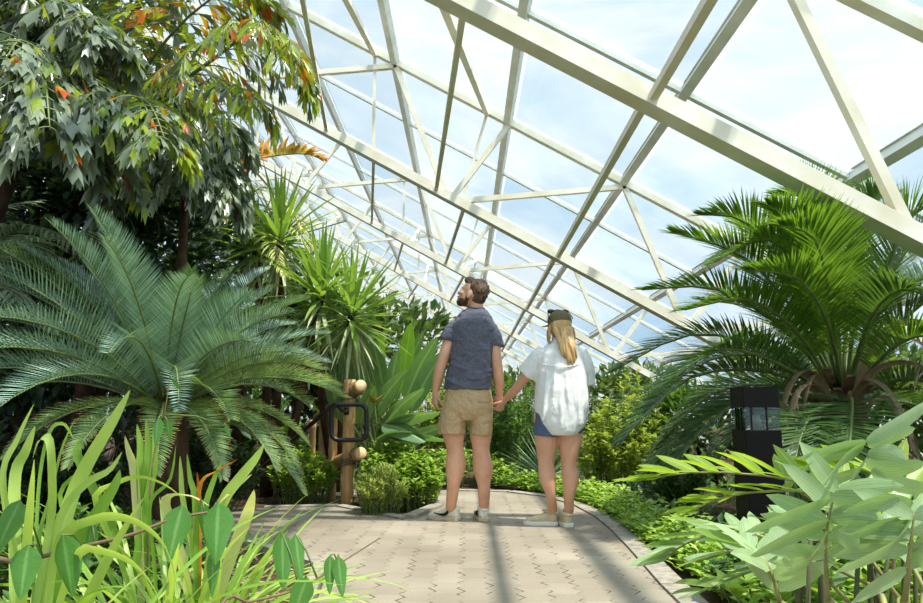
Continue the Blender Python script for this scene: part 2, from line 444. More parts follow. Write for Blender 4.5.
# ---------------------------------------------------------------- ground, paving, edging
def pavemat():
    m, nt, out = newmat('interlocking_pavers')
    tcn = N(nt, 'ShaderNodeTexCoord'); sp = N(nt, 'ShaderNodeSeparateXYZ'); nt.links.new(tcn.outputs['Object'], sp.inputs[0])
    def M2(op, a, b=None, c=None):
        n = N(nt, 'ShaderNodeMath', operation=op)
        for i, v in enumerate((a, b, c)):
            if v is None: continue
            if hasattr(v, 'links'): nt.links.new(v, n.inputs[i])
            else: n.inputs[i].default_value = v
        return n.outputs[0]
    x, y = sp.outputs[0], sp.outputs[1]
    zig = M2('MULTIPLY', M2('ABSOLUTE', M2('SUBTRACT', M2('FRACT', M2('MULTIPLY', y, 9.0)), .5)), .075)
    xx = M2('MULTIPLY', M2('ADD', x, zig), 1 / .135)
    fx = M2('ABSOLUTE', M2('SUBTRACT', M2('FRACT', xx), .5))
    jx = M2('GREATER_THAN', fx, .463)
    row = M2('FLOOR', xx)
    yy = M2('ADD', M2('MULTIPLY', y, 1 / .222), M2('MULTIPLY', row, .5))
    fy = M2('ABSOLUTE', M2('SUBTRACT', M2('FRACT', yy), .5))
    jy = M2('GREATER_THAN', fy, .478)
    n1 = N(nt, 'ShaderNodeTexNoise', i_Scale=9.0, i_Detail=3.0); nt.links.new(tcn.outputs['Object'], n1.inputs[0])
    n2 = N(nt, 'ShaderNodeTexNoise', i_Scale=1.3, i_Detail=6.0); nt.links.new(tcn.outputs['Object'], n2.inputs[0])
    n3 = N(nt, 'ShaderNodeTexNoise', i_Scale=120.0, i_Detail=2.0); nt.links.new(tcn.outputs['Object'], n3.inputs[0])
    gx = M2('MULTIPLY', jx, ramp(nt, [(.48, (0, 0, 0, 1)), (.58, (.9, .9, .9, 1))], n1.outputs['Fac']).outputs[0])
    gy = M2('MULTIPLY', jy, .10)
    j = M2('MAXIMUM', M2('MAXIMUM', gx, gy), M2('MULTIPLY', jx, .10))
    base = ramp(nt, [(.3, lin((130, 119, 102))), (.7, lin((156, 145, 128)))], n2.outputs['Fac']).outputs[0]
    base = mixc(nt, .3, base, n3.outputs['Fac'], 'OVERLAY')
    wn = N(nt, 'ShaderNodeTexWhiteNoise', noise_dimensions='2D'); cb = N(nt, 'ShaderNodeCombineXYZ'); nt.links.new(row, cb.inputs[0]); nt.links.new(M2('FLOOR', yy), cb.inputs[1]); nt.links.new(cb.outputs[0], wn.inputs['Vector'])
    base = mixc(nt, .10, base, wn.outputs['Value'], 'OVERLAY')
    col = mixc(nt, j, base, lin((70, 58, 44)))
    pr = N(nt, 'ShaderNodeBsdfPrincipled', i_Roughness=.85); pr.inputs['Specular IOR Level'].default_value = .25
    nt.links.new(col, pr.inputs['Base Color'])
    bp = N(nt, 'ShaderNodeBump', i_Strength=.6, i_Distance=.01); hh = M2('SUBTRACT', M2('MULTIPLY', n3.outputs['Fac'], .25), j)
    nt.links.new(hh, bp.inputs['Height']); nt.links.new(bp.outputs[0], pr.inputs['Normal'])
    nt.links.new(pr.outputs[0], out.inputs[0])
    return m
M_pave = pavemat()
M_soil = plain('mulched_soil', (92, 76, 58), .95, c2=(58, 46, 35), scale=30, bump=.8, bscale=60, spec=.1)
M_kerb = plain('weathered_concrete', (166, 158, 144), .9, c2=(128, 120, 106), scale=20, bump=.3, bscale=90, spec=.2)
def prism(name, poly, z0, z1, mat, kind='structure'):
    b = MB(); n = len(poly); pl = [V((p[0], p[1], 0)) for p in poly]
    vs = [V((p.x, p.y, z1)) for p in pl] + [V((p.x, p.y, z0)) for p in pl]
    b.add(vs, [tuple(range(n))] + [(i, i + n, (i + 1) % n + n, (i + 1) % n) for i in range(n)])
    return tag(b.build(name, mat, smooth=False), kind=kind)
ground = MB(); ground.add([V((-40, -6, -.04)), V((40, -6, -.04)), V((40, 90, -.04)), V((-40, 90, -.04))], [(0, 1, 2, 3)])
tag(ground.build('ground', M_soil, smooth=False), kind='structure')
right_edge = [(.95, -5.5), (.86, .6), (.90, 2.6), (.93, 3.6), (.99, 4.6), (1.02, 5.3), (1.02, 5.9), (.96, 6.6), (.78, 7.25), (.40, 7.7), (-.2, 7.85), (-.9, 7.9), (-1.8, 8.1)]
left_edge = [(-1.8, 7.5), (-.9, 7.2), (-.38, 6.95), (-.30, 6.5), (-.48, 5.72), (-1.12, 6.5), (-1.75, 6.4), (-2.5, 6.2), (-2.4, 5.2), (-1.46, 4.95), (-.74, 4.12), (-.66, 3.4), (-.64, 2.6), (-.62, .6), (-.75, -5.5)]
poly = right_edge + left_edge
prism('floor', poly, -.05, 0, M_pave)
def kerb(name, pts, w, z0=-.05, z1=.012):
    b = MB(); n = len(pts)
    for i in range(n - 1):
        a, c = V(pts[i] + (0,)), V(pts[i + 1] + (0,)); a.z = c.z = (z0 + z1) / 2
        d = (c - a).normalized()
        bar(b, a + d * .004, c - d * .004, w, z1 - z0)
    return tag(b.build(name, M_kerb, smooth=False), kind='structure')
kerb('trim_60', [(x + .065, y) for x, y in right_edge[:11]], .12)
kerb('trim_61', [(-1.75, 6.46), (-1.12, 6.57), (-.47, 5.80)], .10)
kerb('trim_62', [(-.43, 5.80), (-.24, 6.5), (-.33, 6.98)], .10, z1=.03)
kerb('trim_63', [(-2.4, 5.16), (-1.48, 4.90), (-.79, 4.10), (-.71, 3.4), (-.69, 2.6), (-.67, .6), (-.80, -5.5)], .07)
# ---------------------------------------------------------------- plant materials
M_cyc = leafmat('cycad_leaflet', (86, 122, 102), (164, 190, 172), (130, 170, 80), .2, .3, spec=.8)
M_cycn = leafmat('young_cycad_leaflet', (70, 100, 62), (120, 148, 92), (130, 165, 60), .28, .34)
M_cyco = leafmat('ageing_cycad_leaflet', (84, 116, 66), (124, 148, 88), (150, 175, 60), .3, .4, tip=(180, 160, 88), tip0=.95, tip1=1.35)
M_rach = plain('green_leaf_stalk', (112, 128, 66), .5, c2=(86, 104, 54), scale=9)
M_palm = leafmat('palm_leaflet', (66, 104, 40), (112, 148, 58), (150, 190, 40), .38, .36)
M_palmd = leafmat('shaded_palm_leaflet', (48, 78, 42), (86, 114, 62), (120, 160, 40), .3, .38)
M_dead = leafmat('dead_palm_leaf', (116, 98, 78), (182, 160, 134), (150, 110, 70), .2, .8, spec=.1)
M_trunk = plain('fibrous_trunk', (96, 76, 58), .95, c2=(58, 46, 36), scale=14, bump=.8, bscale=30, stretch=(1, 1, .4), spec=.1)
M_stalk = plain('dark_stem', (66, 74, 44), .7, c2=(88, 78, 54), scale=12)
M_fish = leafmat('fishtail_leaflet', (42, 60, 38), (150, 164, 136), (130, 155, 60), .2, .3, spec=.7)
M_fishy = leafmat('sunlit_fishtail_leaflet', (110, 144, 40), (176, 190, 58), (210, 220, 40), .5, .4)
M_fisho = leafmat('orange_tipped_fishtail_leaflet', (170, 170, 40), (206, 180, 50), (230, 190, 40), .45, .45, tip=(196, 84, 22), tip0=.5, tip1=.75)
M_dark = leafmat('dark_glossy_leaf', (40, 62, 42), (74, 96, 70), (110, 140, 40), .2, .3, spec=.6)
M_yuc = leafmat('yucca_leaf', (92, 134, 52), (150, 182, 86), (170, 200, 60), .35, .38)
M_yucp = leafmat('pale_drooping_leaf', (150, 166, 120), (206, 210, 170), (200, 210, 120), .3, .5)
M_orsp = leafmat('orange_dry_leaflet', (206, 176, 96), (220, 190, 120), (220, 190, 80), .4, .5, tip=(204, 104, 50), tip0=.55, tip1=.9)
M_var = leafmat('cream_striped_leaflet', (150, 168, 60), (214, 206, 130), (220, 210, 90), .35, .5)
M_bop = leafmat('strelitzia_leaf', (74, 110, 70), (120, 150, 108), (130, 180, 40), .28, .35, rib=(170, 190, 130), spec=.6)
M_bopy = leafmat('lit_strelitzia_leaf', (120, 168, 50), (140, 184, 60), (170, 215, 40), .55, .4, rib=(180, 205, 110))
M_herb = leafmat('herb_leaf', (128, 166, 60), (180, 206, 96), (180, 210, 60), .4, .5)
M_herbp = leafmat('pale_grass_leaf', (166, 184, 84), (208, 214, 126), (200, 210, 90), .4, .5)
M_shrub = leafmat('shrub_leaf', (56, 90, 42), (104, 140, 68), (140, 180, 50), .32, .4)
M_shruby = leafmat('bright_shrub_leaf', (112, 140, 48), (172, 184, 84), (190, 205, 60), .42, .45)
M_agave = leafmat('agave_leaf', (92, 126, 96), (150, 176, 140), (140, 170, 80), .2, .45)
M_strap = leafmat('strap_leaf', (146, 182, 70), (194, 214, 120), (200, 225, 70), .45, .36, scale=5, veins=50)
M_strapd = leafmat('green_strap_leaf', (98, 144, 48), (146, 182, 74), (160, 200, 40), .4, .36, scale=5, veins=50)
M_strapo = leafmat('orange_strap_leaf', (222, 150, 60), (226, 130, 50), (230, 150, 40), .4, .45, tip=(190, 70, 30), tip0=.8, tip1=1.1)
M_cream = leafmat('cream_leaf', (216, 214, 140), (232, 226, 160), (230, 225, 120), .4, .45)
M_vine = leafmat('vine_leaf', (50, 106, 36), (92, 142, 58), (130, 190, 40), .34, .3, rib=(120, 164, 90), spec=.6, scale=20)
M_twig = plain('brown_twig', (128, 104, 76), .8, c2=(92, 74, 52), scale=40)
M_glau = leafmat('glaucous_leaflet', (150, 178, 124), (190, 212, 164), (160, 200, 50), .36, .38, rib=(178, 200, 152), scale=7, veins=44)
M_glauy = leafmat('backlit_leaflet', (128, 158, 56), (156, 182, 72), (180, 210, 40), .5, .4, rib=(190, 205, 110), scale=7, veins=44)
M_glst = plain('pale_leaf_stalk', (160, 158, 96), .6, c2=(120, 116, 66), scale=14)
M_tan = plain('dry_sheath', (140, 116, 90), .85, c2=(84, 68, 52), scale=12, spec=.15)
M_pet = leafmat('orange_petal', (240, 140, 30), (245, 160, 50), (250, 160, 40), .3, .5)
M_sage = leafmat('grey_green_leaflet', (120, 140, 112), (172, 184, 154), (150, 170, 90), .25, .35, spec=.7)
M_back = leafmat('far_tree_leaf', (60, 86, 46), (110, 132, 78), (140, 170, 60), .3, .5)

# ---------------------------------------------------------------- blue-green cycad left of the path
rs = random.Random(11)
cb = P(165, 402, 5.0); base = V((cb.x, cb.y, -.04))
cy_ = thing('cycad', base, 'big blue-green cycad with stiff arching feather fronds left of the bamboo posts', 'cycad')
b = MB(); tube(b, [base, base + V((0, 0, .5)), base + V((.02, 0, cb.z - .02))], [.17, .19, .12], 12); b.build('trunk', M_trunk, cy_, base)
crown = V((cb.x, cb.y, cb.z - .03))
for i in range(74):
    ring = i / 74
    az = i * 2.39996 + rs.uniform(-.2, .2)
    e0 = R(88 - 66 * ring ** .9) + rs.uniform(-.08, .08); e1 = e0 - R(26 + 40 * ring) + rs.uniform(-.1, .1)
    Lf = (1.15 + .5 * min(1, ring * 2.2)) * rs.uniform(.92, 1.06)
    if ring < .1: Lf *= .7
    if math.cos(az) > .45: Lf *= .72
    pts = arc_pts(crown + V((math.cos(az), math.sin(az), 0)) * .07, az, e0, e1, Lf, 14, 1.25, rs.uniform(-.15, .15))
    mt = M_cycn if (ring < .2 or rs.random() < .12) else M_cyc
    if ring > .8 and math.cos(az) > .2 and rs.random() < .8: mt = M_cyco
    b = MB(); pinnate(b, pts, 66, .235, .0105, .08, 72, 36, 34, .08, needle, 2, .011, jit=.03, rs=rs)
    b.build('frond', [mt, M_rach], cy_, base)
# low drooping fronds that hang over the paving edge
for az, e0, e1, Lf in ((-.35, .15, -1.1, 1.0), (-.05, .1, -1.1, 1.05), (.2, .25, -.9, 1.0), (-.8, .1, -1.1, 1.0), (-1.2, .2, -1.0, 1.1), (-.2, -.1, -1.0, 1.15), (-1.7, .2, -1.0, 1.0), (-2.2, .2, -.9, 1.0)):
    pts = arc_pts(crown + V((math.cos(az), math.sin(az), 0)) * .08, az, e0, e1, Lf, 14, 1.1)
    b = MB(); pinnate(b, pts, 70, .17, .0115, .12, 76, 40, 25, .12, needle, 2, .011, jit=.03, rs=rs)
    b.build('frond', [M_cyco, M_rach], cy_, base)

# ---------------------------------------------------------------- grey-green palm at the far left edge
rs = random.Random(5)
pb = P(-60, 330, 5.6); base = V((pb.x, pb.y, -.04))
pt = thing('feather_palm', base, 'grey-green feather palm with hanging leaflets at the far left behind the cycad', 'palm')
b = MB(); tube(b, [base, base + V((0, 0, pb.z))], [.1, .08], 10); b.build('trunk', M_trunk, pt, base)
for (px, py, Y), (qx, qy, QY), (tx, ty_, TY) in (((-60, 330, 5.6), (30, 225, 5.4), (100, 262, 5.2)), ((-60, 330, 5.6), (10, 245, 5.0), (88, 232, 4.9)), ((-60, 330, 5.6), (-40, 240, 5.3), (-70, 300, 5.0)), ((-60, 330, 5.6), (-10, 280, 5.0), (60, 330, 4.7)),
        ((-60, 330, 5.6), (-30, 215, 6), (40, 200, 6.6))):
    pts = [P(px, py, Y), P((px + qx) / 2 - 8, (py + qy) / 2 - 12, (Y + QY) / 2), P(qx, qy, QY), P(tx, ty_, TY)]
    b = MB(); pinnate(b, pts, 40, .36, .028, .15, 70, 35, -5, .9, lance, 4, .013, rs=rs, fold=.3)
    b.build('frond', [M_sage, M_rach], pt, base)

# ---------------------------------------------------------------- fishtail palms, upper left
def fishtail_leaf(mb, p, d, side, L, W, m, rs):
    d = d.normalized(); side = (side - d * side.dot(d)).normalized(); nn = side.cross(d)
    rows = [(0, .06), (.35, .38), (.7, .78), (1, 1)]
    vs = []; uvs = []; pp = V(p); cur = V(p)
    dd = d.copy(); last = 0
    skew = rs.uniform(-.25, .25)
    for t, wf in rows:
        cur = cur + dd * (L * (t - last)); last = t
        dd = (dd + V((0, 0, -.16))).normalized()
        for j, u in enumerate((-1, -.5, 0, .5, 1)):
            ext = 0
            if t == 1: ext = L * (.16 * (-1) ** j + skew * u - .12 * u * u + rs.uniform(-.06, .06))
            vs.append(cur + side * (u * wf * W / 2) + dd * ext + nn * (abs(u) * wf * W * .12)); uvs.append(((u + 1) / 2, t))
    fs = [(i * 5 + j, i * 5 + j + 1, (i + 1) * 5 + j + 1, (i + 1) * 5 + j) for i in range(3) for j in range(4)]
    mb.add(vs, fs, uvs, m)

def fish_frond(mb, pts, nsec, seclen, nleaf, rs, L=.17, W=.12, t0=.18, orange=0., rachis_r=.02, hang=.9, yel=0., sides=(-1, 1), f=60):
    c = spline(pts, 24); k = len(c)
    tube(mb, c[::3] + [c[-1]], [rachis_r * (1 - .8 * i / 8) for i in range(len(c[::3]) + 1)], 6, 3)
    for i in range(nsec):
        t = t0 + (1 - t0) * (i + .5) / nsec; x = t * (k - 1); a = min(int(x), k - 2)
        p = c[a].lerp(c[a + 1], x - a); T = (c[min(a + 2, k - 1)] - c[max(a - 1, 0)]).normalized()
        B = perp(T)
        for sg in sides:
            d = (T * math.cos(R(f)) + B * (sg * math.sin(R(f))) + V((0, 0, rs.uniform(-.1, .35)))).normalized()
            sl = seclen * (1 - .55 * ((t - t0) / (1 - t0)) ** 2) * rs.uniform(.8, 1.1)
            q = p.copy(); seg = sl / nleaf; line = [q.copy()]
            for j in range(nleaf):
                q = q + d * seg; line.append(q.copy())
                d = (d + V((0, 0, -hang * .25))).normalized()
                for s2 in ((-1, 1) if j < nleaf - 1 else (0,)):
                    b2 = perp(d)
                    ld = (d * .8 + b2 * (s2 * .75) + V((rs.uniform(-.3, .3), rs.uniform(-.3, .3), -.35 * hang + rs.uniform(-.3, .15)))).normalized()
                    sd = perp(ld, V((rs.uniform(-.8, .8), rs.uniform(-.8, .8), .6)))
                    m = 0
                    if rs.random() < yel: m = 1
                    if rs.random() < orange * (1 - j / nleaf): m = 2
                    kk = rs.uniform(.75, 1.2) * (1.1 if j == nleaf - 1 else 1)
                    fishtail_leaf(mb, q, ld, sd, L * kk, W * kk, m, rs)
            tube(mb, line, [.006 * (1 - .7 * i / nleaf) for i in range(nleaf + 1)], 4, 3, caps=False)
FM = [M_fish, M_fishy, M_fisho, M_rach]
rs = random.Random(21)
fb = V((-3.3, 6.2, -.04))
ft = thing('fishtail_palm', fb, 'tall fishtail palm with orange tipped fronds reaching right, at the upper left', 'palm')
b = MB(); tube(b, [fb, fb + V((.05, 0, 1.5)), P(120, 130, 6.0)], [.085, .07, .05], 10); b.build('trunk', M_trunk, ft, fb)
def pf(*a): return [P(*q) for q in a]
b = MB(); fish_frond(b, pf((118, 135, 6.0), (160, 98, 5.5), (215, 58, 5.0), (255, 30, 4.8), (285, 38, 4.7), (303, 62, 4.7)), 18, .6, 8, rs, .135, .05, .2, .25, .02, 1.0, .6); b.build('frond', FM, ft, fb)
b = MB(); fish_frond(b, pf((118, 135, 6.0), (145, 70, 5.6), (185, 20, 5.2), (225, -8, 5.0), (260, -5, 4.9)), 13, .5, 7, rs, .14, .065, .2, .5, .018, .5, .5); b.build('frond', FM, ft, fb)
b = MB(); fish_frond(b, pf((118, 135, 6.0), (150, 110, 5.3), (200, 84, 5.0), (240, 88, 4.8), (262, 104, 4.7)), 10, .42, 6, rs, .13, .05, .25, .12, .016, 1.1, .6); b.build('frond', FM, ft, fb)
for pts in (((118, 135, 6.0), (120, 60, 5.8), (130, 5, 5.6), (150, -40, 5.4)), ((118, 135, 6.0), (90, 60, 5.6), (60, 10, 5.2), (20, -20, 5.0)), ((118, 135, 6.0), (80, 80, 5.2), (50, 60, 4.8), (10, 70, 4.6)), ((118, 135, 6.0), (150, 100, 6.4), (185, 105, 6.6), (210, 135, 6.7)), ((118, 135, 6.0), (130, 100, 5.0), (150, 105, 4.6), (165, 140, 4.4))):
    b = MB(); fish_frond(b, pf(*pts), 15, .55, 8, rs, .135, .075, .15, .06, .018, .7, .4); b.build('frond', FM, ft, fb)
rs = random.Random(22)
fb = V((-3.9, 5.4, -.04))
ft = thing('fishtail_palm', fb, 'dark fishtail palm with drooping ragged grey-green leaflets at the left edge', 'palm')
b = MB(); tube(b, [fb, fb + V((.05, 0, 1.5)), P(30, 120, 5.4)], [.08, .07, .05], 10); b.build('trunk', M_trunk, ft, fb)
for pts in (((30, 120, 5.4), (10, 40, 5), (-10, -10, 4.7), (-40, -30, 4.5)), ((30, 120, 5.4), (55, 50, 5.1), (85, 15, 4.8), (110, 40, 4.6)), ((30, 120, 5.4), (60, 80, 5.0), (90, 75, 4.7), (120, 110, 4.5)), ((30, 120, 5.4), (0, 70, 5.0), (-30, 80, 4.8), (-50, 130, 4.7)), ((30, 120, 5.4), (40, 70, 4.7), (45, 80, 4.3), (50, 130, 4.1)), ((30, 120, 5.4), (70, 40, 5.9), (100, 40, 6.4), (130, 80, 6.6)),
        ((30, 120, 5.4), (10, 20, 5.6), (30, -30, 5.9), (60, -50, 6)), ((30, 120, 5.4), (30, 60, 4.9), (20, 40, 4.4), (5, 60, 4.2)), ((30, 120, 5.4), (60, 100, 5.4), (95, 120, 5.2), (120, 170, 5.1))):
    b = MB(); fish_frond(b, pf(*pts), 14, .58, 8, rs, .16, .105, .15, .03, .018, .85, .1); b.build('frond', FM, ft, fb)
rs = random.Random(23)
fb = V((-2.75, 6.9, -.04))
ft = thing('fishtail_palm', fb, 'lower fishtail palm with narrow hanging leaves just behind the top of the cycad', 'palm')
b = MB(); tube(b, [fb, fb + V((0, 0, 1.2)), P(185, 190, 6.9)], [.07, .06, .04], 10); b.build('trunk', M_trunk, ft, fb)
for pts in (((185, 190, 6.9), (200, 140, 6.6), (222, 118, 6.3), (238, 135, 6.2)), ((185, 190, 6.9), (160, 120, 6.6), (135, 120, 6.3), (115, 160, 6.2)), ((185, 190, 6.9), (185, 130, 6.3), (180, 130, 5.9), (175, 175, 5.8)), ((185, 190, 6.9), (205, 160, 6.5), (222, 165, 6.2), (230, 200, 6.1)), ((185, 190, 6.9), (150, 160, 6.4), (120, 170, 6.2), (100, 215, 6.1)), ((185, 190, 6.9), (190, 150, 7.2), (205, 128, 7.6), (225, 140, 7.8))):
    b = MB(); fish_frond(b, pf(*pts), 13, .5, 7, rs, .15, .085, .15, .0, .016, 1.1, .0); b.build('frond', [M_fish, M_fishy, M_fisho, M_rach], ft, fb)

# ---------------------------------------------------------------- dense evergreen trees that darken the left
def tree(name, label, base, crowns, n, L, W, mats, seed, trunk_r=.09, clumps=40, group=None, prof=oval, droop=.4, upb=.2, cat='tree', shell=.5):
    rs = random.Random(seed); base = V(base)
    t = thing(name, base, label, cat, group)
    for c, r in crowns:
        b = MB(); leafcloud(b, c, r, int(n), L, W, prof, shell, upb, 2, .3, 0, rs, clumps, droop=droop); b.build('crown', mats, t, base)
        b = MB(); tube(b, [base, base.lerp(V(c), .5) + V((rs.uniform(-.1, .1), 0, 0)), V(c)], [trunk_r, trunk_r * .8, trunk_r * .4], 8); b.build('trunk', M_trunk, t, base)
    return t
tree('evergreen_tree', 'tall dark glossy evergreen tree behind the fishtail palms at the left', (-4.6, 7.6, -.04), [(P(40, 90, 7.6), (1.7, .9, 1.6)), (P(60, 200, 7.4), (1.6, .8, 1.0)), (P(-40, 160, 7.0), (1.0, .8, 1.6))], 3000, .17, .085, M_dark, 31, clumps=60)
tree('evergreen_tree', 'dark broad-leaved tree filling the gap behind the tall cycad', (-3.4, 8.0, -.04), [(P(130, 250, 7.8), (1.5, .7, 1.1)), (P(130, 150, 8.0), (1.1, .7, 1.2))], 2600, .16, .08, M_dark, 32, clumps=50)
tree('evergreen_tree', 'low dark shrubby tree in the shade under the grey-green palm', (-4.2, 6.3, -.04), [(P(20, 330, 6.4), (1.3, .5, .9)), (P(140, 350, 6.6), (1.3, .5, .8)), (P(-30, 260, 6.6), (1.0, .5, 1.0))], 2000, .15, .07, M_dark, 33, clumps=40)

# ---------------------------------------------------------------- yuccas
def rosette(mb, c, n, L, W, rs, emin=-.5, emax=1.5, m=0, prof=lance, bend=.12, tiltx=0.):
    for i in range(n):
        u = i / n; az = i * 2.39996 + rs.uniform(-.25, .25)
        e = emax + (emin - emax) * u ** .9 + rs.uniform(-.1, .1)
        d = V((math.cos(az) * math.cos(e) + tiltx, math.sin(az) * math.cos(e), math.sin(e))).normalized()
        blade(mb, V(c) + d * .03 - V((0, 0, .10 * u)), d, perp(d), L * rs.uniform(.8, 1.08), W, prof, 4, bend * (1 + 2.5 * u * rs.random()), .35, m)
rs = random.Random(41)
yb = V((-2.0, 7.6, -.04))
yu = thing('yucca', yb, 'spiky green yucca on tall canes, its highest head under the orange spray', 'yucca')
for hx, hy, HY, n, L in ((280, 236, 7.4, 64, .74), (322, 290, 7.2, 60, .74), (255, 246, 7.8, 46, .6)):
    c = P(hx, hy, HY)
    b = MB(); tube(b, [yb + V((rs.uniform(-.1, .1), 0, 0)), yb.lerp(c, .5) + V((.05, 0, 0)), c], [.05, .045, .04], 8); b.build('cane', M_trunk, yu, yb)
    b = MB(); rosette(b, c, n, L, .062, rs, -.4); b.build('leaf_rosette', M_yuc, yu, yb)
    b = MB(); rosette(b, c - V((0, 0, .12)), 26, L * .75, .05, rs, -1.3, -.35, bend=.35); b.build('drooping_leaves', M_yucp, yu, yb)
yb = V((-1.35, 7.7, -.04))
yu = thing('yucca', yb, 'lower yucca with a round spiky head above the paddle leaves', 'yucca')
for hx, hy, HY, n, L in ((352, 312, 7.2, 70, .72), (318, 318, 7.5, 50, .6)):
    c = P(hx, hy, HY)
    b = MB(); tube(b, [yb, yb.lerp(c, .5) + V((-.04, 0, 0)), c], [.05, .045, .04], 8); b.build('cane', M_trunk, yu, yb)
    b = MB(); rosette(b, c, n, L, .058, rs, -.7); b.build('leaf_rosette', M_yuc, yu, yb)
    b = MB(); rosette(b, c - V((0, 0, .1)), 34, L * .85, .045, rs, -1.35, -.3, bend=.3); b.build('drooping_leaves', M_yucp, yu, yb)

# orange spray and cream-striped palm behind the yuccas
rs = random.Random(43)
ob = V((-2.6, 8.2, -.04))
op = thing('ageing_palm', ob, 'small palm with a dry orange frond and cream striped leaflets above the yucca', 'palm')
b = MB(); tube(b, [ob, ob + V((.1, 0, 1.5)), P(243, 205, 8.0)], [.07, .06, .04], 8); b.build('trunk', M_trunk, op, ob)
b = MB(); pinnate(b, pf((243, 205, 8.0), (250, 165, 7.8), (275, 156, 7.6), (305, 154, 7.4), (322, 160, 7.3)), 40, .26, .055, .2, 70, 30, 40, .5, lance, 3, .012, rs=rs, fold=.3, jit=.3); b.build('orange_frond', [M_orsp, M_rach], op, ob)
b = MB(); pinnate(b, pf((243, 205, 8.0), (236, 172, 7.9), (245, 155, 7.6), (262, 160, 7.4)), 32, .26, .05, .2, 70, 30, 40, .5, lance, 3, .012, rs=rs, fold=.3, jit=.3); b.build('orange_frond', [M_orsp, M_rach], op, ob)
for q in (((243, 205, 8.0), (260, 188, 7.8), (285, 195, 7.5), (305, 232, 7.3)), ((243, 205, 8.0), (262, 205, 7.7), (290, 222, 7.4), (312, 250, 7.2)), ((243, 205, 8.0), (235, 185, 7.6), (225, 190, 7.2), (222, 220, 7.0)), ((243, 205, 8.0), (258, 215, 7.6), (270, 240, 7.2), (285, 275, 7.0))):
    b = MB(); pinnate(b, pf(*q), 34, .26, .022, .2, 70, 35, 5, .8, lance, 3, .01, rs=rs, fold=.3, jit=.15); b.build('frond', [M_var, M_rach], op, ob)

# ---------------------------------------------------------------- giant bird-of-paradise behind the herbs
rs = random.Random(51)
bb = V((-.82, 7.5, -.04))
bp_ = thing('bird_of_paradise', bb, 'clump of big paddle leaves with an orange flower behind the bamboo posts', 'plant')
def paddle_leaf(root, base, foot, tip, W, Yb, side, mats, rs, stalkfrac=.0, mi=0, bow=.06):
    a = V(foot); c = V(tip); mid = a.lerp(c, .5) + V((0, 0, (c - a).length * bow))
    b = MB()
    ribbon(b, [a, mid, c], side, W, paddle, 0, .28, 12, rs.uniform(-.3, .3))
    o = bb + V((rs.uniform(-.15, .15), rs.uniform(-.15, .15), 0))
    tube(b, [o, o.lerp(a, .6) + V((0, 0, .05)), a], [.016, .013, .010], 6, 1)
    b.build('leaf', [mats, M_rach], root, base)
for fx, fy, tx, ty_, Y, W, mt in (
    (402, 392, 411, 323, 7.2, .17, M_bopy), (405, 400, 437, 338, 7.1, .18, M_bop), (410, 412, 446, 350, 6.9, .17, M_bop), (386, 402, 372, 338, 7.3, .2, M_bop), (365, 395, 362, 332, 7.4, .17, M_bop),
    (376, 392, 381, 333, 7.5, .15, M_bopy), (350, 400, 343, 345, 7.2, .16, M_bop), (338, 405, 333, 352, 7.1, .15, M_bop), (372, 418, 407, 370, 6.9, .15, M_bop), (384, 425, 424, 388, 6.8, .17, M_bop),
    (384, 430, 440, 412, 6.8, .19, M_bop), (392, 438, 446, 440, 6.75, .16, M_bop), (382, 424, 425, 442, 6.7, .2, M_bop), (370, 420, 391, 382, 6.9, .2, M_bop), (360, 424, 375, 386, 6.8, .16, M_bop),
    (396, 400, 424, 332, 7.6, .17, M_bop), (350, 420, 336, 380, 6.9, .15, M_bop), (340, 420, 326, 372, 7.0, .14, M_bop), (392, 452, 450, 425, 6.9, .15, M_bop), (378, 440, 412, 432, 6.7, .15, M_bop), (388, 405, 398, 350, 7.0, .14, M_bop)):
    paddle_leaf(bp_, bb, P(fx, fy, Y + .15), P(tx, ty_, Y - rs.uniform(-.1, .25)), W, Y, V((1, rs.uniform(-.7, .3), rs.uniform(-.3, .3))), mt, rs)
fl = P(374, 402, 6.7)
b = MB(); tube(b, [bb, bb.lerp(fl, .6), fl], [.012, .01, .009], 6, 1)
for a_ in range(7):
    d = V((rs.uniform(-.6, .9), rs.uniform(-.5, .2), rs.uniform(.4, 1))); blade(b, fl, d, perp(d), .13, .035, lance, 3, .1, .3, 0)
d = V((.9, -.2, .15)); blade(b, fl - d * .03, d, perp(d), .16, .03, lance, 3, 0, .5, 1)
b.build('flower', [M_pet, M_rach], bp_, bb)

